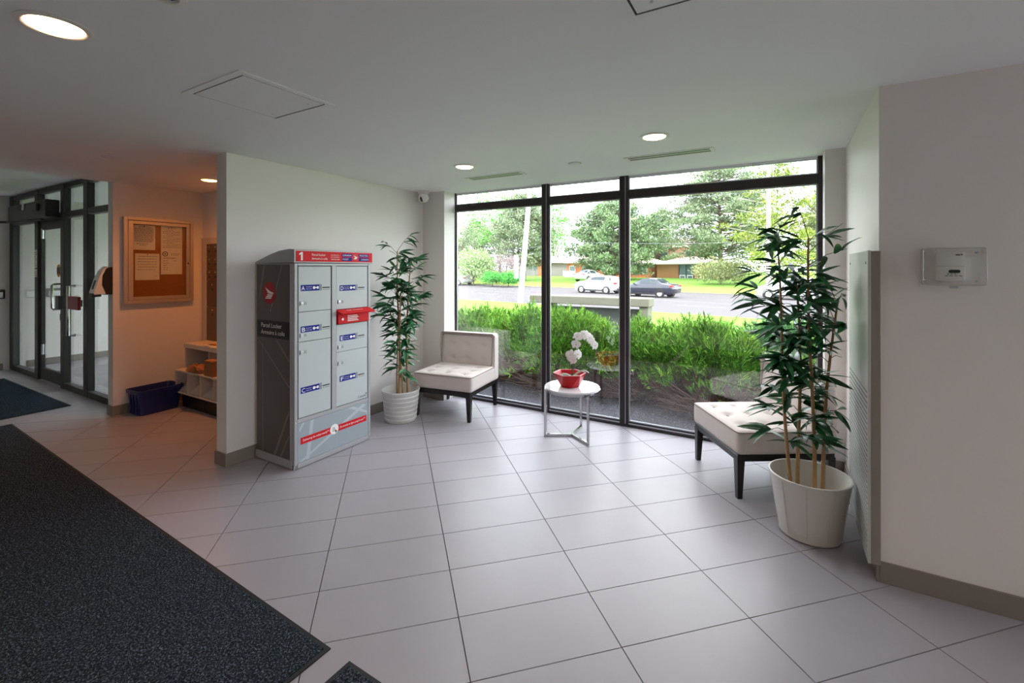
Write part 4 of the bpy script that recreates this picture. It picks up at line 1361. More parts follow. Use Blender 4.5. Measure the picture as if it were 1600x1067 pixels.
# ------------------------------------------------------------------ blue bin
M_blue = mat('blue_plastic', '17276a', 0.4, var=0.06)
bn = thing('recycling_bin', 'open blue plastic recycling bin on the floor below the notice board', 'bin', (-5.865, 2.315, 0), math.radians(4))
bn.scale = (1, 0.88, 1)
def rrect(w, d, r, n=4):
    return [(sx * (w - r) + r * math.cos(a), sy * (d - r) + r * math.sin(a)) for sx, sy, a0 in ((1, 1, 0), (-1, 1, 90), (-1, -1, 180), (1, -1, 270)) for a in [math.radians(a0 + 90 * k / n) for k in range(n + 1)]]
def loft(m, rings, cap0=True, cap1=False):
    R = [[m._v(p) for p in r] for r in rings]
    n = len(R[0])
    for A, B in zip(R, R[1:]):
        for k in range(n):
            m.bm.faces.new([A[k], A[(k + 1) % n], B[(k + 1) % n], B[k]])
    if cap0:
        m.bm.faces.new(R[0][::-1])
    if cap1:
        m.bm.faces.new(R[-1])
m = MB()
R_ = lambda w, d, z: [(x, y, z) for x, y in rrect(w, d, 0.035)]
loft(m, [R_(.115, .205, 0.0), R_(.135, .232, 0.225), R_(.147, .244, 0.228), R_(.150, .247, 0.262), R_(.140, .237, 0.264), R_(.128, .224, 0.225), R_(.108, .198, 0.012)], True, True)
m.build('tub', M_blue, bn, 35)
m = MB()
for x in (-0.06, 0.0, 0.06):
    m.box(x - 0.008, x + 0.008, -0.2375, -0.22, 0.02, 0.22, 0.002)
stuff(m.build('ribs', M_blue, bn))

# ------------------------------------------------------------------ mailbox bank
M_mailframe = mat('cream_frame', 'cbbfb2', 0.5, var=0.03)
M_maildoor = mat('bronze_mailbox_door', '6d5a50', 0.42, metal=0.35, var=0.06)
mb = thing('mailbox_bank', 'bank of small bronze mailbox doors in a pale frame on the alcove wall', 'mailboxes', (-4.95, 2.86, 0.62))
MX0, MX1 = -1.03, 0.95
f = MB().box(MX0, MX0 + 0.1, -0.03, -0.001, 0.0, 1.285, 0.003).box(MX0 + 0.1, MX1, -0.03, -0.001, 1.21, 1.285, 0.003).box(MX1, MX1 + 0.08, -0.03, -0.001, 0.0, 1.285, 0.003)
f.box(MX0 + 0.1, MX1, -0.03, -0.001, 0.0, 0.03, 0.003).build('frame', M_mailframe, mb)
MB().box(MX0 + 0.1, MX1, -0.012, -0.001, 0.03, 1.21).build('back_plate', M_black, mb)
rows = [(1.064, 1.208, 0.131), (0.914, 1.060, 0.131), (0.769, 0.910, 0.131), (0.472, 0.765, 0.262), (0.032, 0.468, 0.262)]
for z0, z1, w in rows:
    x = MX0 + 0.104
    while x + w < MX1 and x < -0.3 or x < -0.5:
        d = MB().box(x, x + w - 0.004, -0.026, -0.012, z0, z1, 0.002).build('mailbox_door', M_maildoor, mb)
        MB().lathe([(0, -0.033), (0.008, -0.032), (0.009, -0.026)], 10, (x + w * 0.5, 0, z1 - 0.035), 'y').build('lock', M_alu, d)
        MB().box(x + w * 0.5 - 0.018, x + w * 0.5 + 0.018, -0.0275, -0.026, z1 - 0.10, z1 - 0.075).build('number_plate', M_black, d)
        x += w

# ------------------------------------------------------------------ white cubby shelf below the mailboxes
M_melamine = mat('white_melamine', 'd6cdc4', 0.5, var=0.02)
cb = thing('cubby_shelf', 'two-tier white cubby shelf standing below the mailboxes', 'shelf', (-4.95, 2.63, 0))
def cbx(m, x0, x1, y0, y1, z0, z1):
    return m.box(x0, x1, y0, y1, z0, z1, 0.0015)
CX0, CX1 = -0.86, 0.75
yf, ym, yb = -0.15, -0.04, 0.215
MB().box(CX0 + 0.03, CX1, yf + 0.06, yb, 0.0, 0.165).build('plinth', M_black, cb)
MB().box(CX0, CX1, yf, yb, 0.165, 0.183, 0.002).build('bottom_board', M_melamine, cb)
MB().box(CX0, CX1, yf, yb, 0.402, 0.420, 0.002).build('shelf_board', M_melamine, cb)
MB().box(CX0, CX1, yb - 0.008, yb, 0.183, 0.402).build('back_panel', M_melamine, cb)
for k in range(7):
    x = CX0 + 0.268 * k * 0.985
    MB().box(x, x + 0.016, yf + 0.001, yb - 0.008, 0.183, 0.402).build('divider', M_melamine, cb)
    if k < 6:
        # each cell has a sloping tray
        m = MB()
        m.prism([(yf + 0.012, 0.19), (yf + 0.018, 0.19), (yb - 0.06, 0.385), (yb - 0.066, 0.388)], x + 0.018, x + 0.26, 'x')
        m.build('sloping_tray', M_melamine, cb)
MB().box(CX0 - 0.06, CX1, ym, yb, 0.640, 0.690, 0.002).build('top_board', M_melamine, cb)
MB().box(CX0 - 0.05, CX0 - 0.03, ym + 0.01, yb, 0.165, 0.640).build('side_panel', M_melamine, cb)
MB().box(CX0 + 0.42, CX0 + 0.436, ym + 0.03, yb, 0.42, 0.640).build('divider', M_melamine, cb)
MB().box(CX0 - 0.03, CX1, yb - 0.008, yb, 0.42, 0.640).build('upper_back', M_rubber, cb)
M_kraft = mat('kraft_paper', '9c6a43', 0.8, var=0.15, vscale=10)
# crumpled bag
bg = MB()
r = random.Random(9)
n = 14
ringsA = []
for rr_, z in ((0.0, 0.0), (0.10, 0.002), (0.125, 0.03), (0.115, 0.06), (0.06, 0.075), (0.0, 0.06)):
    if rr_ == 0:
        ringsA.append([bg._v((0, 0, z))])
    else:
        ringsA.append([bg._v((1.35 * rr_ * math.cos(2 * PI * k / n) * r.uniform(.8, 1.15), 0.62 * rr_ * math.sin(2 * PI * k / n) * r.uniform(.8, 1.15), max(0.001, z + r.uniform(-.018, .022) * (z > 0.01)))) for k in range(n)])
for A, B in zip(ringsA, ringsA[1:]):
    for k in range(n):
        j = (k + 1) % n
        if len(A) == 1:
            bg.bm.faces.new([A[0], B[k], B[j]])
        elif len(B) == 1:
            bg.bm.faces.new([A[k], A[j], B[0]])
        else:
            bg.bm.faces.new([A[k], A[j], B[j], B[k]])
o = bg.build('paper_bag', M_kraft)
o.location = (-5.42, 2.53, 0.4205)
tag(o, 'crumpled brown paper bag lying on the lower tier of the cubby shelf', 'paper bag')
bxo = thing('cardboard_box', 'small brown cardboard box on the cubby shelf beside the wall end', 'box', (-5.12, 2.535, 0.4205))
MB().box(-0.085, 0.085, -0.05, 0.05, 0.0005, 0.16, 0.002).build('carton', M_kraft, bxo)
MB().box(-0.0855, 0.0855, -0.012, 0.012, 0.1602, 0.1612).build('packing_tape', mat('brown_tape', 'b08a5c', 0.3), bxo)
pp = thing('stacked_papers', 'loose stack of papers and a folded flyer on top of the cubby shelf', 'papers', (-5.35, 2.69, 0.690))
for k in range(4):
    M_ = Matrix.Rotation(0.12 * k - 0.2, 4, 'Z')
    MB(M_).box(-0.15 + 0.02 * k, 0.13 + 0.02 * k, -0.09, 0.09, 0.0005 + 0.003 * k, 0.003 + 0.003 * k).build('paper_sheet', M_paper, pp)
m = MB(Matrix.Translation((0.02, -0.01, 0.013)))
m.prism([(-0.11, 0.0), (-0.05, 0.012), (0.02, 0.016), (0.10, 0.006), (0.11, 0.0), (0.02, 0.010), (-0.05, 0.007)], -0.05, 0.05, 'y')
m.build('folded_flyer', mat('tan_flyer', 'b5834f', 0.7, var=0.1), pp)

# ------------------------------------------------------------------ hand sanitiser dispenser on the wall end
M_dark = mat('dark_dispenser_back', '16151a', 0.4)
ds = thing('sanitizer_dispenser', 'curved white hand sanitizer dispenser mounted on the wall end by the doors', 'dispenser', (-6.08, 2.0, 1.27))
def dprof(s0, z0, z1):
    return [(-0.001, z0), (-0.06 * s0, z0), (-0.165 * s0, z0 + 0.0), (-0.165 * s0, z0 + 0.05), (-0.135 * s0, z0 + (z1 - z0) * .55), (-0.09 * s0, z0 + (z1 - z0) * .88), (-0.05 * s0, z1), (-0.001, z1)]
MB().prism([(-0.001, 0.0), (-0.055, 0.0), (-0.085, 0.10), (-0.08, 0.2), (-0.05, 0.27), (-0.02, 0.285), (-0.001, 0.285)], -0.058, 0.058, 'x', bev=0.004).build('back_housing', M_dark, ds, 30)
MB().prism([(-0.056, 0.008), (-0.150, 0.004), (-0.155, 0.03), (-0.120, 0.16), (-0.085, 0.25), (-0.045, 0.292), (-0.02, 0.292), (-0.052, 0.272), (-0.083, 0.2), (-0.088, 0.10)], -0.06, 0.06, 'x', bev=0.004).build('cover', M_white, ds, 30)
MB().prism([(-0.09, -0.018), (-0.165, -0.022), (-0.158, 0.018), (-0.09, 0.006)], -0.05, 0.05, 'x', bev=0.003).build('nozzle', M_dark, ds)
MB().prism([(-0.150, 0.06), (-0.126, 0.15), (-0.118, 0.15), (-0.142, 0.06)], -0.022, 0.022, 'x').build('window_strip', M_dark, ds)

# ------------------------------------------------------------------ push plates on the far left wall
def pushplate(y, label):
    t = thing('door_push_button', label, 'button', (-10.15, y, 1.15), 0, 'door buttons on the entrance wall')
    MB().box(0.001, 0.03, -0.10, 0.10, -0.07, 0.07, 0.012, 2).build('bezel', M_dark, t, 40)
    MB().box(0.03, 0.042, -0.075, 0.075, -0.055, 0.03, 0.006, 2).build('plate', M_whitemetal, t, 40)
pushplate(1.97, 'square door push button on the white wall before the glass doors')
pushplate(2.62, 'square door push button seen through the first glass sidelight')
# ------------------------------------------------------------------ grounds outside
U = Vector((math.cos(math.radians(-14)), math.sin(math.radians(-14)), 0))      # along the street
NN = Vector((-U.y, U.x, 0))                                                    # away from the building
def su(a, n, z=0.0):
    return U * a + NN * n + Vector((0, 0, z))
def grass_mat(name, cols, scale):
    m = speckle(name, cols, scale, bump=0.5)
    return m
M_lawn = mat('lawn_green', '6c9440', 0.95, var=0.28, vscale=2.2, bump=0.6, bscale=30, spec=0.05, detail=8)
M_lawn2 = mat('verge_grass', '80904a', 0.95, var=0.25, vscale=1.2, bump=0.5, bscale=20, spec=0.05, detail=8)
M_asph = mat('pale_asphalt', '615e60', 0.9, var=0.05, vscale=1.5, bump=0.1, bscale=60, spec=0.1)
M_conc = mat('sidewalk_concrete', '827e79', 0.9, var=0.05, vscale=3, spec=0.1)
M_bed = speckle('gravel_bed', ('2b2a2e', '3a393e', '4c4b50', '77757a'), 45, bump=1.0)
def strip(name, n0, z0, n1, z1, m, a0=-170, a1=150, parts=1, par=None):
    b = MB()
    b.face([su(a0, n0, z0), su(a1, n0, z0), su(a1, n1, z1), su(a0, n1, z1)])
    return b.build(name, m, par)
g = MB()
g.face([(-60, 4.45, -0.13), (60, 4.45, -0.13), (60, 5.6, -0.17), (-60, 5.6, -0.17)])
g.face([(-60, 5.6, -0.17), (60, 5.6, -0.17), (60, 8.4, -0.36), (-60, 8.4, -0.36)])
struct(g.build('ground', M_bed))
M_bounce = mat('bounce_paving', 'd6d2ca', 0.9, var=0.06, vscale=2, spec=0.1)
struct(MB().box(5.12, 40.0, -40.0, 4.70, -0.3, -0.10).build('added_forecourt', M_bounce))  # unseen pale ground, added to bounce daylight up to the ceiling
g = MB()
P = [(-60, 8.4), (30, 8.4)]
q0, q1 = su(-75, 16.2, -0.56), su(60, 16.2, -0.56)
g.face([(-80, 8.4, -0.36), (60, 8.4, -0.36), tuple(q1), tuple(q0)])
struct(g.build('lawn', M_lawn))
struct(strip('sidewalk', 16.2, -0.555, 17.7, -0.56, M_conc))
struct(strip('grass_verge', 17.7, -0.56, 19.4, -0.56, M_lawn))
k = MB()
c0 = [su(-170, 19.4, -0.66), su(150, 19.4, -0.66), su(150, 19.4, -0.55), su(-170, 19.4, -0.55)]
k.prism([(v.x, v.y) for v in (su(-170, 19.4), su(150, 19.4), su(150, 19.6), su(-170, 19.6))], -0.7, -0.545, 'z')
k.prism([(v.x, v.y) for v in (su(-170, 38.6), su(150, 38.6), su(150, 38.8), su(-170, 38.8))], -0.7, -0.56, 'z')
struct(k.build('kerb', M_conc))
struct(strip('road', 19.6, -0.66, 38.6, -0.66, M_asph))
ln = MB()
for n_ in (26.0, 32.4):
    for q in range(26):
        a = -90 + 6 * q
        ln.face([su(a, n_, -0.656), su(a + 3, n_, -0.656), su(a + 3, n_ + 0.12, -0.656), su(a, n_ + 0.12, -0.656)])
ln.face([su(-170, 29.1, -0.656), su(150, 29.1, -0.656), su(150, 29.22, -0.656), su(-170, 29.22, -0.656)])
struct(ln.build('road_marking', mat('road_paint', '8a8884', 0.8)))
struct(strip('far_verge', 38.8, -0.57, 44.0, -0.35, M_lawn2))
struct(strip('far_lawn', 44.0, -0.35, 58.0, 0.05, M_lawn))
struct(strip('far_ground', 58.0, 0.05, 170.0, 0.3, M_lawn))

# ------------------------------------------------------------------ concrete bench slab behind the junipers
M_oldc = mat('weathered_concrete', '6d6c61', 0.9, var=0.2, vscale=3.5, bump=0.4, bscale=40, stretch=(1, 1, 0.35))
bc = thing('concrete_bench', 'long weathered concrete slab bench standing beyond the junipers', 'bench', (-3.5, 9.1, -0.38))
MB().box(-1.28, 1.32, -0.2, 0.22, 1.165, 1.33, 0.012).build('slab', M_oldc, bc)
for x in (-0.95, 1.12):
    MB().box(x, x + 0.17, -0.16, 0.18, -0.03, 1.163, 0.01).build('leg', M_oldc, bc)
MB().box(-0.78, 1.12, -0.02, 0.04, -0.03, 1.1, 0.005).build('back_slab', mat('dark_concrete', '4b4d50', 0.9, var=0.15), bc)

# ------------------------------------------------------------------ junipers
M_jun = mat('juniper_green', '6fae36', 0.75, var=0.35, vscale=3, island=('2d5820', '5c952e', '92c344', '48802b'), spec=0.15)
M_jun2 = mat('juniper_blue_green', '4e8a5c', 0.75, var=0.35, vscale=3, island=('2a5a3c', '4c8556', '79a86c', '3c6c48'), spec=0.15)
M_jtwig = mat('juniper_twigs', '6b5348', 0.9, var=0.3, vscale=12)
def juniper_meshes(seed, m):
    rng = np.random.default_rng(seed)
    tw = MB()
    P, D, L = [], [], []
    rr = random.Random(seed)
    for k in range(135):
        az = 2.399 * k + rr.uniform(-.3, .3)
        el = math.radians(rr.choice((6, 16, 28, 40, 52, 66, 80)) + rr.uniform(-8, 8))
        R = 0.74 + 0.27 * rr.random()
        d = Vector((math.cos(az) * math.cos(el), math.sin(az) * math.cos(el), math.sin(el)))
        e = Vector((d.x * R * 1.12, d.y * R * 0.95, 0.16 + d.z * R * 0.98))
        b0 = Vector((d.x * 0.14, d.y * 0.14, 0.0))
        m1 = b0.lerp(e, 0.5) + Vector((0, 0, -0.05 + 0.1 * d.z))
        if k % 2 == 0 or el < 0.5:
            tw.tube([b0, m1, e], [0.011, 0.007, 0.003], 4, cap=False)
        # feathery tip: sprays along the outer part
        tip_up = (e - m1).normalized()
        for q in range(46):
            u = 0.42 + 0.58 * rr.random() ** 0.75
            p = (b0 * (1 - u) ** 2 + m1 * 2 * u * (1 - u) + e * u * u)
            off = Vector((rr.gauss(0, 1), rr.gauss(0, 1), rr.gauss(0, 0.8))) * 0.072 * (1.15 - 0.55 * u)
            dd = tip_up * 1.0 + off.normalized() * 0.75 + Vector((0, 0, 0.35))
            if (p + off).z < 0.31 + 0.20 * rr.random():
                continue
            P.append(p + off)
            D.append(dd)
            L.append(0.09 + 0.07 * rr.random())
    P, D, L = np.array([tuple(p) for p in P]), np.array([tuple(p) for p in D]), np.array(L)
    # every spray: a spine and side shoots
    Pa, Da, La = [P], [D], [L]
    Dn = D / np.linalg.norm(D, axis=1, keepdims=True)
    for s in range(6):
        f = 0.15 + 0.12 * s
        Pa.append(P + Dn * (L * f)[:, None])
        side = rng.normal(size=P.shape)
        Da.append(Dn * 0.9 + side * 0.42)
        La.append(L * (0.62 - 0.05 * s))
    P, D, L = np.concatenate(Pa), np.concatenate(Da), np.concatenate(La)
    V, F = blades(P, D, L, 0.17 * L, rng)
    me = np_mesh('sprays', V, F, m)
    # bare brown twigs under the skirt
    for k in range(330):
        az = rr.uniform(0, 2 * PI)
        r0, r1 = rr.uniform(0.1, 0.5), rr.uniform(0.55, 0.95)
        z0, z1 = rr.uniform(0.0, 0.12), rr.uniform(0.03, 0.50)
        az2 = az + rr.uniform(-.45, .45)
        mid = Vector((math.cos(az) * (r0 + r1) / 2, math.sin(az) * (r0 + r1) / 2, (z0 + z1) / 2 + rr.uniform(-.05, .08)))
        tw.tube([(r0 * math.cos(az), r0 * math.sin(az), z0), mid, (r1 * math.cos(az2), r1 * math.sin(az2), z1)], [0.009, 0.006, 0.003], 3, cap=False)
    o = tw.bm
    tm = bpy.data.meshes.new('twigs')
    o.to_mesh(tm)
    o.free()
    tm.materials.append(M_jtwig)
    return me, tm
JM = [juniper_meshes(1, M_jun), juniper_meshes(2, M_jun), juniper_meshes(4, M_jun2)]
jun = [(-5.55, 6.55, 0.95, 2, 'blue-green juniper at the left jamb of the big window'),
       (-4.45, 6.25, 0.92, 0, 'bright green juniper right behind the chair with its back to the window'),
       (-3.45, 6.55, 1.02, 1, 'bright green juniper seen in the left pane beside the first mullion'),
       (-2.60, 6.15, 0.98, 0, 'bright green juniper behind the white orchid'),
       (-1.65, 6.30, 0.92, 1, 'bright green juniper beside the second mullion, below the end of the concrete slab'),
       (-0.75, 6.05, 1.00, 0, 'bright green juniper in the widest pane, left of the bamboo'),
       (0.05, 6.70, 1.02, 2, 'blue-green juniper partly behind the bamboo in the widest pane'),
       (0.75, 6.05, 0.98, 1, 'bright green juniper at the right jamb of the big window'),
       (-5.0, 7.55, 0.92, 1, 'bright green juniper in the second row at far left'),
       (-3.0, 7.45, 0.88, 0, 'bright green juniper in the second row in front of the left end of the slab'),
       (-1.2, 7.35, 0.90, 1, 'bright green juniper in the second row right of the slab'),
       (0.4, 7.75, 0.95, 0, 'bright green juniper in the second row behind the bamboo')]
rj = random.Random(12)
for x, y, s, v, lab in jun:
    z = -0.17 - 0.19 * (y - 5.6) / 2.8
    t = thing('juniper', lab, 'shrub', (x, y, z), 0, 'junipers outside the window')
    t.rotation_euler.z = rj.uniform(0, 6.28)
    t.scale = (s, s, s * (0.99 if x < -1 else 0.95))
    a = inst('sprays', JM[v][0], t, Matrix.Identity(4))
    a['kind'] = 'stuff'
    c = inst('twigs', JM[v][1], t, Matrix.Identity(4))
    c['kind'] = 'stuff'

# ------------------------------------------------------------------ trees and shrubs across the street
M_bark = mat('tree_bark', '6a5a50', 0.95, var=0.25, vscale=6)
M_palebark = mat('pale_bark', 'b7afa6', 0.9, var=0.15, vscale=6)
def fol(name, cols):
    return mat(name, cols[0], 0.85, var=0.3, vscale=0.8, island=cols, spec=0.1)
M_pine = fol('pine_needles', ('6d8d5e', '98b284', '54704a', 'b4c89e'))
M_pine2 = fol('grey_pine_needles', ('7c936d', 'a4b38d', '63775a', 'b8c5a2'))
M_spring = fol('spring_leaves', ('63b24a', '8fd367', '4b9138', 'a9de86'))
M_lime = fol('lime_leaves', ('98aa45', '7b9440', 'adb85a', '6f8748'))
M_var = fol('variegated_leaves', ('b7cc92', '8db86c', 'd3dcb5', '6f9c55'))
M_box = fol('boxwood_leaves', ('58b552', '7ed070', '3c8f3c', '65c25a'))
M_lilac = fol('pinkish_twigs', ('b9a6ab', '9d8b90', 'cbbcc0', '8a787c'))
M_olive = fol('olive_leaves', ('8d9a66', 'a7b07c', '6f7d4e', 'b4b88c'))
def limb_set(m, pts_list, r0):
    for a, b_, c, r in pts_list:
        m.tube([a, b_, c], [r, r * .7, r * .35], 5, cap=False)
def tree(name, label, pos, H, Wd, fmat, kind, seed, cat='tree', trunk=0.22, low=0.12, dens=1.0, bark=None, leaf=None, gap=0.0, group=None):
    rng = np.random.default_rng(seed)
    r = random.Random(seed)
    t = thing(name, label, cat, pos, 0, group)
    tm = MB()
    top = H * (0.97 if kind in ('pine', 'layer') else 0.7)
    tm.tube([(0, 0, -0.4), (trunk * .2, 0, H * .3), (-trunk * .3, trunk * .3, H * .65), (0, 0, top)], [trunk, trunk * .8, trunk * .5, trunk * .12], 8)
    C, S, dirs = [], [], []
    if kind in ('pine', 'layer'):
        nb = int(70 * dens)
        for k in range(nb):
            u = low + (1 - low) * (k + r.random() * .8) / nb
            z = H * u
            if kind == 'pine':
                prof = math.sin(PI * min(1, (u - low) / (1 - low) * 0.80 + 0.18)) ** 0.65
            else:
                prof = (0.75 + 0.45 * r.random()) * (1 - u) ** 0.45
            R = Wd / 2 * prof * r.uniform(.78, 1.05)
            az = k * 2.399 + r.uniform(-.4, .4)
            d = Vector((math.cos(az), math.sin(az), r.uniform(-.02, .22)))
            e = Vector((0, 0, z)) + d * R
            tm.tube([(0, 0, z - .1 * R), Vector((0, 0, z - .05 * R)) + d * R * .5, e], [trunk * .28, trunk * .2, .02], 4, cap=False)
            nc = max(2, int(R / 0.55))
            for q in range(nc):
                v = 0.35 + 0.65 * (q + .5) / nc if gap == 0 else 0.25 + .75 * r.random()
                if r.random() < gap:
                    continue
                p = Vector((0, 0, z - .05 * R)) + d * R * v + Vector((r.gauss(0, .3), r.gauss(0, .3), r.gauss(0, .16)))
                C.append(tuple(p))
                S.append(r.uniform(.42, .66) if kind == 'pine' else r.uniform(.4, .75))
    else:
        nb = int(95 * dens)
        for k in range(nb):
            az, cz = r.uniform(0, 2 * PI), r.uniform(-.75, 1)
            sz = math.sqrt(1 - cz * cz)
            rad = (r.random() ** 0.35)
            z0, hz = H * (low + (1 - low) / 2), H * (1 - low) / 2
            p = Vector((math.cos(az) * sz * Wd / 2 * rad, math.sin(az) * sz * Wd / 2 * rad, z0 + cz * hz * rad))
            C.append(tuple(p))
            S.append(r.uniform(.09, .15) * Wd if kind == 'round' else r.uniform(.07, .13) * Wd)
            if k % 4 == 0:
                b0 = Vector((0, 0, max(0.0, H * low * .6 + r.random() * H * .15)))
                tm.tube([b0, b0.lerp(p, .5) + Vector((0, 0, .04 * H)), p], [trunk * .3, trunk * .2, .015], 4, cap=False)
    tm.build('trunk', bark or M_bark, t, 60)
    C, S = np.array(C), np.array(S)
    per = 46
    n = len(C) * per
    cen = np.repeat(C, per, axis=0)
    sz = np.repeat(S, per)[:, None]
    dirn = rng.normal(size=(n, 3))
    dirn /= np.linalg.norm(dirn, axis=1, keepdims=True)
    rad = rng.random((n, 1)) ** 0.4
    flat = np.array([1.15, 1.15, 0.62 if kind in ('pine', 'layer') else 0.85])
    P = cen + dirn * rad * sz * flat
    D = dirn + np.array([0, 0, 0.55]) + rng.normal(size=(n, 3)) * .35
    Lf, Wf = leaf or ((0.38, 0.13) if kind in ('pine', 'layer') else (0.34, 0.22))
    V, F = blades(P, D, Lf * rng.uniform(.6, 1.15, n), Wf, rng)
    o = inst('foliage', np_mesh('foliage', V, F, fmat), t, Matrix.Identity(4))
    o['kind'] = 'stuff'
    return t
G = 'trees across the street'
tree('pine_tree', 'big rounded grey-green pine in the middle pane behind the white car', (-19.4, 60.0, -0.1), 10.6, 12.6, M_pine, 'pine', 1, trunk=.3, low=.10, dens=1.5, group=G)
tree('pine_tree', 'tall broad pine with yellow-green tips in the widest pane above the brick bungalow', (-6.5, 62.2, -0.1), 14.8, 14.5, M_pine2, 'pine', 2, trunk=.32, low=.2, dens=1.4, gap=.12, group=G)
tree('larch_tree', 'sparse tall lime-green tree with bare horizontal branches behind the bamboo top', (-0.65, 48.4, -0.3), 14.2, 9.8, M_lime, 'layer', 3, trunk=.16, low=.10, dens=.85, gap=.50, bark=M_palebark, group=G)
tree('pine_tree', 'dense grey-green pine behind the leaning pole', (-31.0, 56.0, -0.1), 12.0, 9.5, M_pine2, 'pine', 5, trunk=.3, low=.16, dens=1.4, group=G)
tree('maple_tree', 'tall fresh green broadleaf tree rising at the top of the left pane', (-43.1, 69.0, -0.1), 15.5, 11.5, M_spring, 'round', 6, trunk=.28, low=.28, dens=1.3, group=G)
tree('maple_tree', 'narrow bright green tree just right of the first mullion', (-38.6, 81.7, -0.1), 15.3, 8.0, M_spring, 'round', 7, trunk=.2, low=.10, dens=1.0, group=G)
tree('ash_tree', 'airy grey-green tree at the left edge of the big window', (-44.5, 58.5, -0.1), 9.8, 9.5, M_pine2, 'airy', 8, trunk=.22, low=.2, dens=1.0, leaf=(.28, .14), group=G)
tree('pine_tree', 'grey-green pine at the right of the second mullion', (-18.3, 82.5, 0.05), 11.8, 8.5, M_pine, 'pine', 9, trunk=.25, low=.14, dens=1.1, group=G)
tree('conifer_tree', 'olive conifer hidden behind the bamboo at the right jamb', (5.8, 68.0, 0.0), 12.2, 10.0, M_olive, 'pine', 10, trunk=.25, low=.08, dens=1.1, group=G)
tree('spruce_tree', 'distant spruce tip behind the big rounded pine', (-24.5, 84.0, 0.1), 11.0, 8.0, M_pine2, 'pine', 11, trunk=.25, low=.1, dens=.9, group=G)
tree('bare_tree', 'faint leafless tree between the two big pines', (-17.5, 97.0, 0.1), 11.5, 9.0, M_lilac, 'airy', 12, trunk=.2, low=.2, dens=.6, leaf=(.6, .03), group=G)
tree('pine_tree', 'grey-green pine far beyond the left broadleaf tree', (-52.0, 74.0, 0.1), 10.5, 10.0, M_pine2, 'pine', 14, trunk=.25, low=.1, dens=1.0, group=G)
G2 = 'shrubs across the street'
tree('variegated_shrub', 'large cream-and-green variegated shrub on the far verge', (-33.2, 46.9, -0.3), 3.9, 5.4, M_var, 'round', 20, 'shrub', .08, .02, 1.3, leaf=(.26, .16), group=G2)
tree('lilac_shrub', 'pinkish twiggy shrub between the variegated shrub and the pole', (-29.4, 48.6, -0.25), 3.4, 3.6, M_lilac, 'airy', 21, 'shrub', .06, .1, 1.0, leaf=(.32, .035), group=G2)
tree('boxwood_shrub', 'left one of two round clipped green shrubs', (-28.9, 44.6, -0.35), 1.30, 2.5, M_box, 'round', 22, 'shrub', .05, .02, .9, leaf=(.16, .10), group=G2)
tree('boxwood_shrub', 'right one of two round clipped green shrubs', (-26.7, 44.6, -0.35), 1.20, 2.5, M_box, 'round', 23, 'shrub', .05, .02, .9, leaf=(.16, .10), group=G2)
tree('spirea_shrub', 'broad olive shrub at the right end of the brick bungalow', (-5.4, 52.2, -0.2), 2.5, 5.0, M_olive, 'round', 24, 'shrub', .06, .02, 1.2, leaf=(.2, .12), group=G2)
tree('lime_shrub', 'small yellow-green shrub at the left window edge beyond the white car', (-38.2, 53.0, -0.2), 2.8, 3.0, M_lime, 'round', 25, 'shrub', .06, .02, .8, leaf=(.22, .14), group=G2)

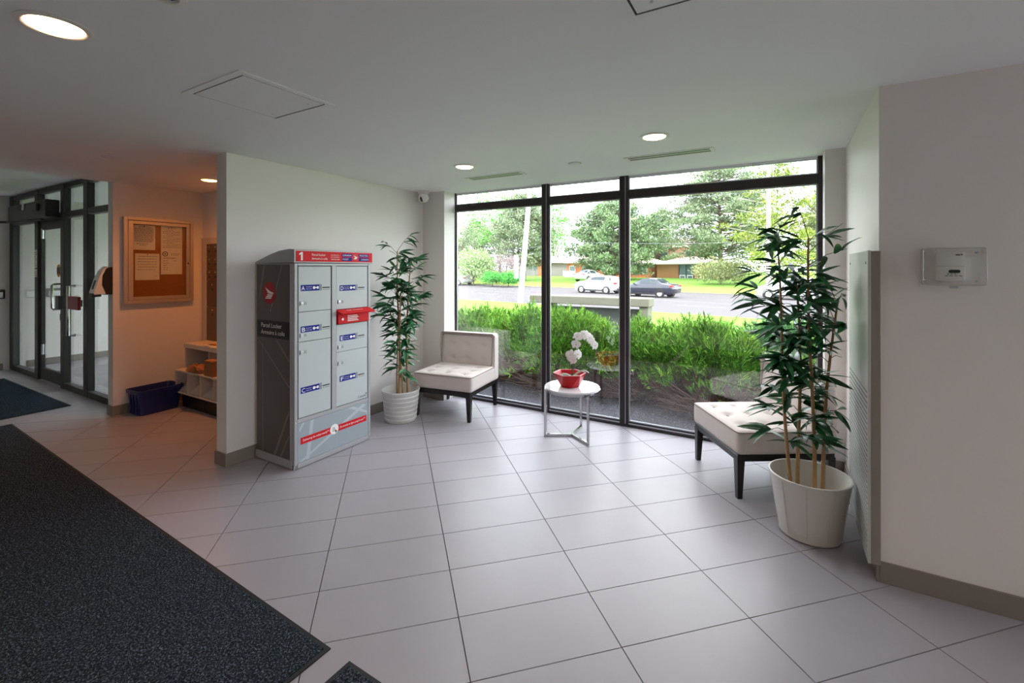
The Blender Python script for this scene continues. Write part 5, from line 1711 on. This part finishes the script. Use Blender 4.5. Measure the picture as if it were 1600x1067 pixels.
# ------------------------------------------------------------------ houses
M_brick = mat('brown_brick', 'a5744f', 0.9, var=0.12, vscale=9)
M_brick2 = mat('orange_brick', 'c4734f', 0.9, var=0.12, vscale=9)
M_brick3 = mat('peach_brick', 'd6a994', 0.9, var=0.08, vscale=9)
M_roof = mat('pinkish_shingle', 'c9b0a4', 0.9, var=0.1, vscale=5)
M_trim = mat('white_trim', 'e6e2da', 0.7, var=0.03)
M_dglass = mat('window_dark_glass', '5f7479', 0.12, var=0.25, vscale=2)
M_garage = mat('grey_garage_door', '8b8688', 0.7, var=0.05)
def house(name, label, x, y, z, w, d, h, roofh, wm, openings, rot=-14, over=0.5):
    t = thing(name, label, 'house', (x, y, z), math.radians(rot), 'houses across the street')
    MB().box(-w / 2, w / 2, 0, d, -0.5, h).build('wall', wm, t)
    r = MB()
    a, c = w / 2 + over, d + over
    v = [(-a, -over, h), (a, -over, h), (a, c, h), (-a, c, h), (-a + d * .5, d / 2, h + roofh), (a - d * .5, d / 2, h + roofh)]
    for f in ((0, 1, 5, 4), (1, 2, 5), (2, 3, 4, 5), (3, 0, 4), (3, 2, 1, 0)):
        r.face([v[i] for i in f])
    r.build('roof', M_roof, t)
    MB().box(-a, a, -over - 0.05, -over, h - 0.16, h + 0.06).build('fascia', M_trim, t)
    for kind, x0, x1, z0, z1 in openings:
        if kind == 'window':
            f = MB()
            k = 0.09
            f.box(x0, x1, -0.08, 0.02, z0, z0 + k).box(x0, x1, -0.08, 0.02, z1 - k, z1).box(x0, x0 + k, -0.08, 0.02, z0 + k, z1 - k).box(x1 - k, x1, -0.08, 0.02, z0 + k, z1 - k)
            n = max(1, round((x1 - x0) / 1.3))
            for q in range(1, n):
                xm = x0 + (x1 - x0) * q / n
                f.box(xm - k / 2, xm + k / 2, -0.08, 0.02, z0 + k, z1 - k)
            o = f.build('window', M_black if wm is M_brick else M_trim, t)
            for q in range(n):
                xa, xb = x0 + (x1 - x0) * q / n, x0 + (x1 - x0) * (q + 1) / n
                MB().box(xa + k / 2, xb - k / 2, -0.04, 0.0, z0 + k, z1 - k).build('pane', M_dglass, o)
                if z1 - z0 > 1.6:
                    MB().box(xa + k, xb - k, -0.06, -0.03, z0 + k, z0 + 0.62).build('lower_sash', M_trim, o)
                    MB().box(xa + k + .12, xb - k - .12, -0.07, -0.055, z0 + k + .1, z0 + 0.5).build('sash_pane', M_dglass, o)
        elif kind == 'garage':
            o = MB().box(x0, x1, -0.06, 0.02, z0, z1).build('garage_door', M_garage, t)
            for q in range(1, 4):
                MB().box(x0, x1, -0.075, -0.06, z0 + (z1 - z0) * q / 4 - .02, z0 + (z1 - z0) * q / 4 + .02).build('door_rib', M_trim, o)
        elif kind == 'door':
            o = MB().box(x0, x1, -0.07, 0.02, z0, z1).build('front_door', M_garage, t)
            MB().box(x0 + .2, x1 - .2, -0.09, -0.07, z0 + 1.2, z1 - .2).build('door_light', M_dglass, o)
        elif kind == 'fence':
            for q in range(int((x1 - x0) / .3)):
                MB().box(x0 + .3 * q, x0 + .3 * q + .2, -1.2, -1.12, z0, z1).build('fence_board', M_trim, t)
            MB().box(x0, x1, -1.12, -1.06, z1 - .35, z1 - .2).build('fence_rail', M_trim, t)
        elif kind == 'panel':
            MB().box(x0, x1, -0.3, 0.02, z0, z1).build('brick_bay', M_brick2, t)
    return t
house('bungalow', 'brown brick bungalow with a wide two-pane window right of the dark car', -11.9, 68.0, -0.15, 7.9, 8, 2.35, 1.1, M_brick, [('window', -0.6, 1.55, 0.05, 2.2)])
house('bungalow', 'orange brick bungalow with white windows left of the brown one', -19.9, 69.4, -0.1, 6.2, 7, 2.3, 1.2, M_brick2, [('window', 0.6, 2.9, 0.7, 2.1), ('window', -2.6, -1.2, 0.8, 2.0)])
house('bungalow', 'orange brick bungalow with a garage door behind the big rounded pine', -27.6, 68.6, -0.15, 5.4, 6, 2.6, 1.4, M_brick2, [('garage', 0.2, 2.4, 0.0, 2.0), ('window', -2.2, -1.0, .9, 2.0), ('fence', -2.6, -0.2, 0, 1.2)])
house('bungalow', 'red brick bungalow with a door bay right of the leaning pole', -38.6, 73.0, -0.1, 8.6, 7, 2.5, 1.4, M_garage, [('panel', 1.5, 3.0, -.3, 2.3), ('window', 3.3, 4.3, .7, 2.1), ('door', -0.3, 0.7, 0, 2.05)])
house('townhouse', 'two-storey peach brick house glimpsed above the brown bungalow', -15.4, 82.0, 0.0, 8.0, 7, 5.2, 1.6, M_brick3, [('window', 1.5, 3.2, 3.1, 4.4), ('window', -3.2, -1.5, 3.1, 4.4)])

# ------------------------------------------------------------------ cars
M_tyre = mat('tyre_rubber', '1c1c1e', 0.8)
M_rimm = mat('alloy_wheel', 'b9b4b0', 0.35, metal=0.5, var=0.05)
M_cglass = mat('car_glass', '2e3a40', 0.06, var=0.2, vscale=2)
M_tail = mat('tail_lamp', 'c01a2a', 0.2)
M_head = mat('head_lamp', 'd8dade', 0.15)
def car(label, pos, rot, paint, hatch=False, L=4.5, Wd=1.78, Hh=1.46):
    t = thing('car', label, 'car', pos, math.radians(rot), 'cars on the street')
    w = Wd / 2
    # stations from nose (-L/2) to tail: x, bottom, belt, roof, belt half width, roof half width
    s = L / 4.5
    k = Hh / 1.46
    if hatch:
        st = [(-2.22, .42, .62, .66, .72, .60), (-2.12, .26, .76, .80, .84, .74), (-1.75, .22, .92, .95, .88, .78), (-1.0, .22, 1.00, 1.04, .89, .76), (-0.35, .22, 1.02, 1.38, .89, .64),
              (0.2, .22, 1.02, 1.46, .89, .62), (1.1, .22, 1.03, 1.45, .89, .62), (1.7, .24, 1.04, 1.36, .88, .62), (2.05, .30, 1.04, 1.12, .84, .68), (2.2, .46, .92, .96, .76, .66)]
    else:
        st = [(-2.25, .40, .58, .62, .72, .60), (-2.12, .24, .70, .73, .84, .74), (-1.75, .20, .84, .87, .88, .78), (-0.95, .20, .93, .98, .89, .74), (-0.25, .20, .95, 1.36, .89, .60),
              (0.3, .20, .96, 1.45, .89, .58), (0.85, .20, .97, 1.40, .89, .58), (1.45, .22, .98, 1.06, .88, .70), (2.0, .26, .96, 1.0, .85, .74), (2.2, .36, .86, .90, .78, .68), (2.25, .46, .72, .74, .74, .66)]
    m = MB()
    rings = []
    for x, zb, zl, zr, wb, wr in st:
        pts = [(x * s, 0, zb * k), (x * s, wb * .86 * Wd / 1.78, zb * k), (x * s, wb * Wd / 1.78, (zb + .18) * k), (x * s, wb * Wd / 1.78, (zl - .10) * k), (x * s, wb * .96 * Wd / 1.78, zl * k), (x * s, wr * Wd / 1.78, zr * k - .02), (x * s, wr * .8 * Wd / 1.78, zr * k), (x * s, 0, zr * k + .015)]
        full = pts + [(p[0], -p[1], p[2]) for p in pts[-2:0:-1]]
        rings.append([m._v(p) for p in full])
    n = len(rings[0])
    for A, B in zip(rings, rings[1:]):
        for q in range(n):
            m.bm.faces.new([A[q], A[(q + 1) % n], B[(q + 1) % n], B[q]])
    m.bm.faces.new(rings[0][::-1])
    m.bm.faces.new(rings[-1])
    bmesh.ops.recalc_face_normals(m.bm, faces=m.bm.faces)
    m.build('body', paint, t, 40)
    # side windows follow the stations of the cabin
    cab = [q for q in st if q[3] - q[2] > .06]
    def side_pt(q, f, sg):
        x, zb, zl, zr, wb, wr = q
        a = wb * .96 + (wr - wb * .96) * f
        return (x * s, sg * (a * Wd / 1.78 + .012), (zl + (zr - .02 / k - zl) * f) * k)
    for sg in (-1, 1):
        ps = [side_pt(cab[i], .16, sg) for i in range(len(cab))] + [side_pt(cab[i], .86, sg) for i in range(len(cab) - 1, -1, -1)]
        g = MB()
        for i in range(len(cab) - 1):
            a, b_ = cab[i], cab[i + 1]
            g.face([side_pt(a, .16, sg), side_pt(b_, .16, sg), side_pt(b_, .86, sg), side_pt(a, .86, sg)])
        o = g.build('side_window', M_cglass, t)
        pl = MB()
        mid = cab[len(cab) // 2]
        a, b_ = side_pt(mid, .1, sg), side_pt(mid, .92, sg)
        pl.tube([(a[0] + .1, a[1] + sg * .004, a[2]), (b_[0] + .1, b_[1] + sg * .004, b_[2])], .03, 5)
        pl.build('pillar', paint, o)
        for wx in (-1.33 * s, 1.33 * s):
            cc = (wx, sg * (w - .10), .325)
            o = MB().lathe([(.20, -.10), (.30, -.10), (.325, -.07), (.325, .07), (.30, .10), (.20, .10)], 24, cc, 'y').build('wheel', M_tyre, t, 40)
            MB().lathe([(0, sg * .085), (.06, sg * .105), (.08, sg * .075), (.19, sg * .08), (.215, sg * .095), (.215, sg * .02)], 20, cc, 'y').build('rim', M_rimm, o, 40)
            MB().lathe([(.33, sg * .075), (.385, sg * .075), (.385, sg * .1), (.33, sg * .1)], 24, cc, 'y').build('wheel_arch', M_rubber, t)
        MB().box(-.72 * s, -.55 * s, sg * w - .02 * (sg < 0) - (.0 if sg > 0 else .12), sg * w + (.14 if sg > 0 else 0), .95 * k, 1.07 * k, .03).build('mirror', paint, t)
        zt = .80 * k
        MB().box(2.02 * s, 2.215 * s, min(sg * .5 * w, sg * .93 * w), max(sg * .5 * w, sg * .93 * w), zt - .02, zt + .14, .02).build('tail_lamp', M_tail, t)
        MB().box(-2.20 * s, -1.98 * s, min(sg * .5 * w, sg * .93 * w), max(sg * .5 * w, sg * .93 * w), .60 * k, .72 * k, .02).build('head_lamp', M_head, t)
        MB().box(-.98 * s, .98 * s, sg * (w - .03) - .01, sg * (w - .03) + .01, .25 * k, .33 * k).build('sill_trim', M_rubber, t)
    def glass_across(name, a, b_, f0, f1):
        x0, z0, w0 = a[0] + (b_[0] - a[0]) * f0, (a[3] + (b_[3] - a[3]) * f0), (a[5] + (b_[5] - a[5]) * f0) * .86
        x1, z1, w1 = a[0] + (b_[0] - a[0]) * f1, (a[3] + (b_[3] - a[3]) * f1), (a[5] + (b_[5] - a[5]) * f1) * .86
        MB().face([(x0 * s, -w0, z0 * k + .03), (x0 * s, w0, z0 * k + .03), (x1 * s, w1, z1 * k + .03), (x1 * s, -w1, z1 * k + .03)]) if False else None
        g = MB()
        g.face([(x0 * s, -w0, z0 * k + .03), (x0 * s, w0, z0 * k + .03), (x1 * s, w1, z1 * k + .03), (x1 * s, -w1, z1 * k + .03)])
        g.build(name, M_cglass, t)
    glass_across('windscreen', st[3], st[4], .12, .95)
    glass_across('rear_window', st[-4] if not hatch else st[-3], st[-5] if not hatch else st[-3 + 1], .1, .9)
    return t
M_carwhite = mat('white_car_paint', 'e8e9ec', 0.2, var=0.01, coat=0.6)
M_cardark = mat('midnight_blue_paint', '1d2233', 0.18, var=0.03, coat=0.8)
M_carsilver = mat('silver_car_paint', 'c3c8cc', 0.25, metal=0.4, var=0.02)
car('white hatchback on the street left of the second mullion', tuple(Vector((-13.6, 38.05, -0.655))), -14, M_carwhite, True, 4.25, 1.80, 1.52)
car('dark blue sedan with a red tail lamp on the street', tuple(Vector((-8.75, 35.5, -0.655))), -14, M_cardark, False, 4.6, 1.8, 1.44)
car('white car cut by the left window edge, only its tail showing', tuple(Vector((-36.0, 47.35, -0.655))), -14, M_carwhite, True, 4.5, 1.85, 1.58)
car('silver car parked by the garage behind the white hatchback', (-20.4, 53.6, -0.12), -106, M_carsilver, False, 4.4, 1.75, 1.42)
car('white car hidden behind the bamboo at the right jamb', (0.75, 37.2, -0.655), -14, M_carwhite, True, 4.4, 1.8, 1.5)

# ------------------------------------------------------------------ poles and wires
M_pole = mat('pale_concrete_pole', 'd8d6d4', 0.85, var=0.06, vscale=3)
pl = thing('utility_pole', 'pale concrete utility pole leaning slightly in the left pane', 'pole', (-13.35, 23.6, -0.6))
MB().tube([(0, 0, -0.3), (0.86 * .40, .51 * .40, 4.4), (0.86 * .86, .51 * .86, 9.6)], [0.17, 0.145, 0.11], 14).build('shaft', M_pole, pl, 60)
bx_ = MB()
bx_.box(-0.30, -0.13, -0.17, 0.10, 1.5, 2.9, 0.02)
bx_.build('meter_box', mat('grey_cabinet', 'b4b8ba', 0.6), pl)
MB().box(-0.31, -0.29, -0.12, 0.05, 1.6, 2.8).build('box_door', mat('grey_cabinet_door', 'c6c9ca', 0.6), pl)
pl = thing('utility_pole', 'tall weathered wooden pole behind the bamboo in the widest pane', 'pole', (-0.85, 41.3, -0.5))
MB().tube([(0, 0, -0.3), (0.03, 0, 6), (0.05, 0, 12.5)], [0.17, 0.15, 0.13], 12).build('shaft', M_palebark, pl, 60)
MB().box(-1.1, 1.1, -0.3, -0.2, 11.5, 11.65).build('crossarm', M_palebark, pl)
M_wire = mat('wire_grey', '8b9096', 0.7)
for k, (n_, z) in enumerate(((40.6, 9.0), (40.4, 8.4), (40.5, 4.3), (22.0, 6.9))):
    pts = []
    for q in range(25):
        a = -95 + 6.5 * q
        sag = 0.7 * (1 - (((a + 30) % 45) / 22.5 - 1) ** 2)
        pts.append(su(a, n_, z - sag))
    t = tag(MB().tube(pts, 0.012, 4).build('overhead_wire', M_wire), ['topmost thin wire across the sky over the far side of the street', 'second thin wire from the top across the far side of the street', 'lowest thin wire across the trees on the far side of the street', 'near thin wire running past the leaning pole'][k], 'wire', 'overhead wires')
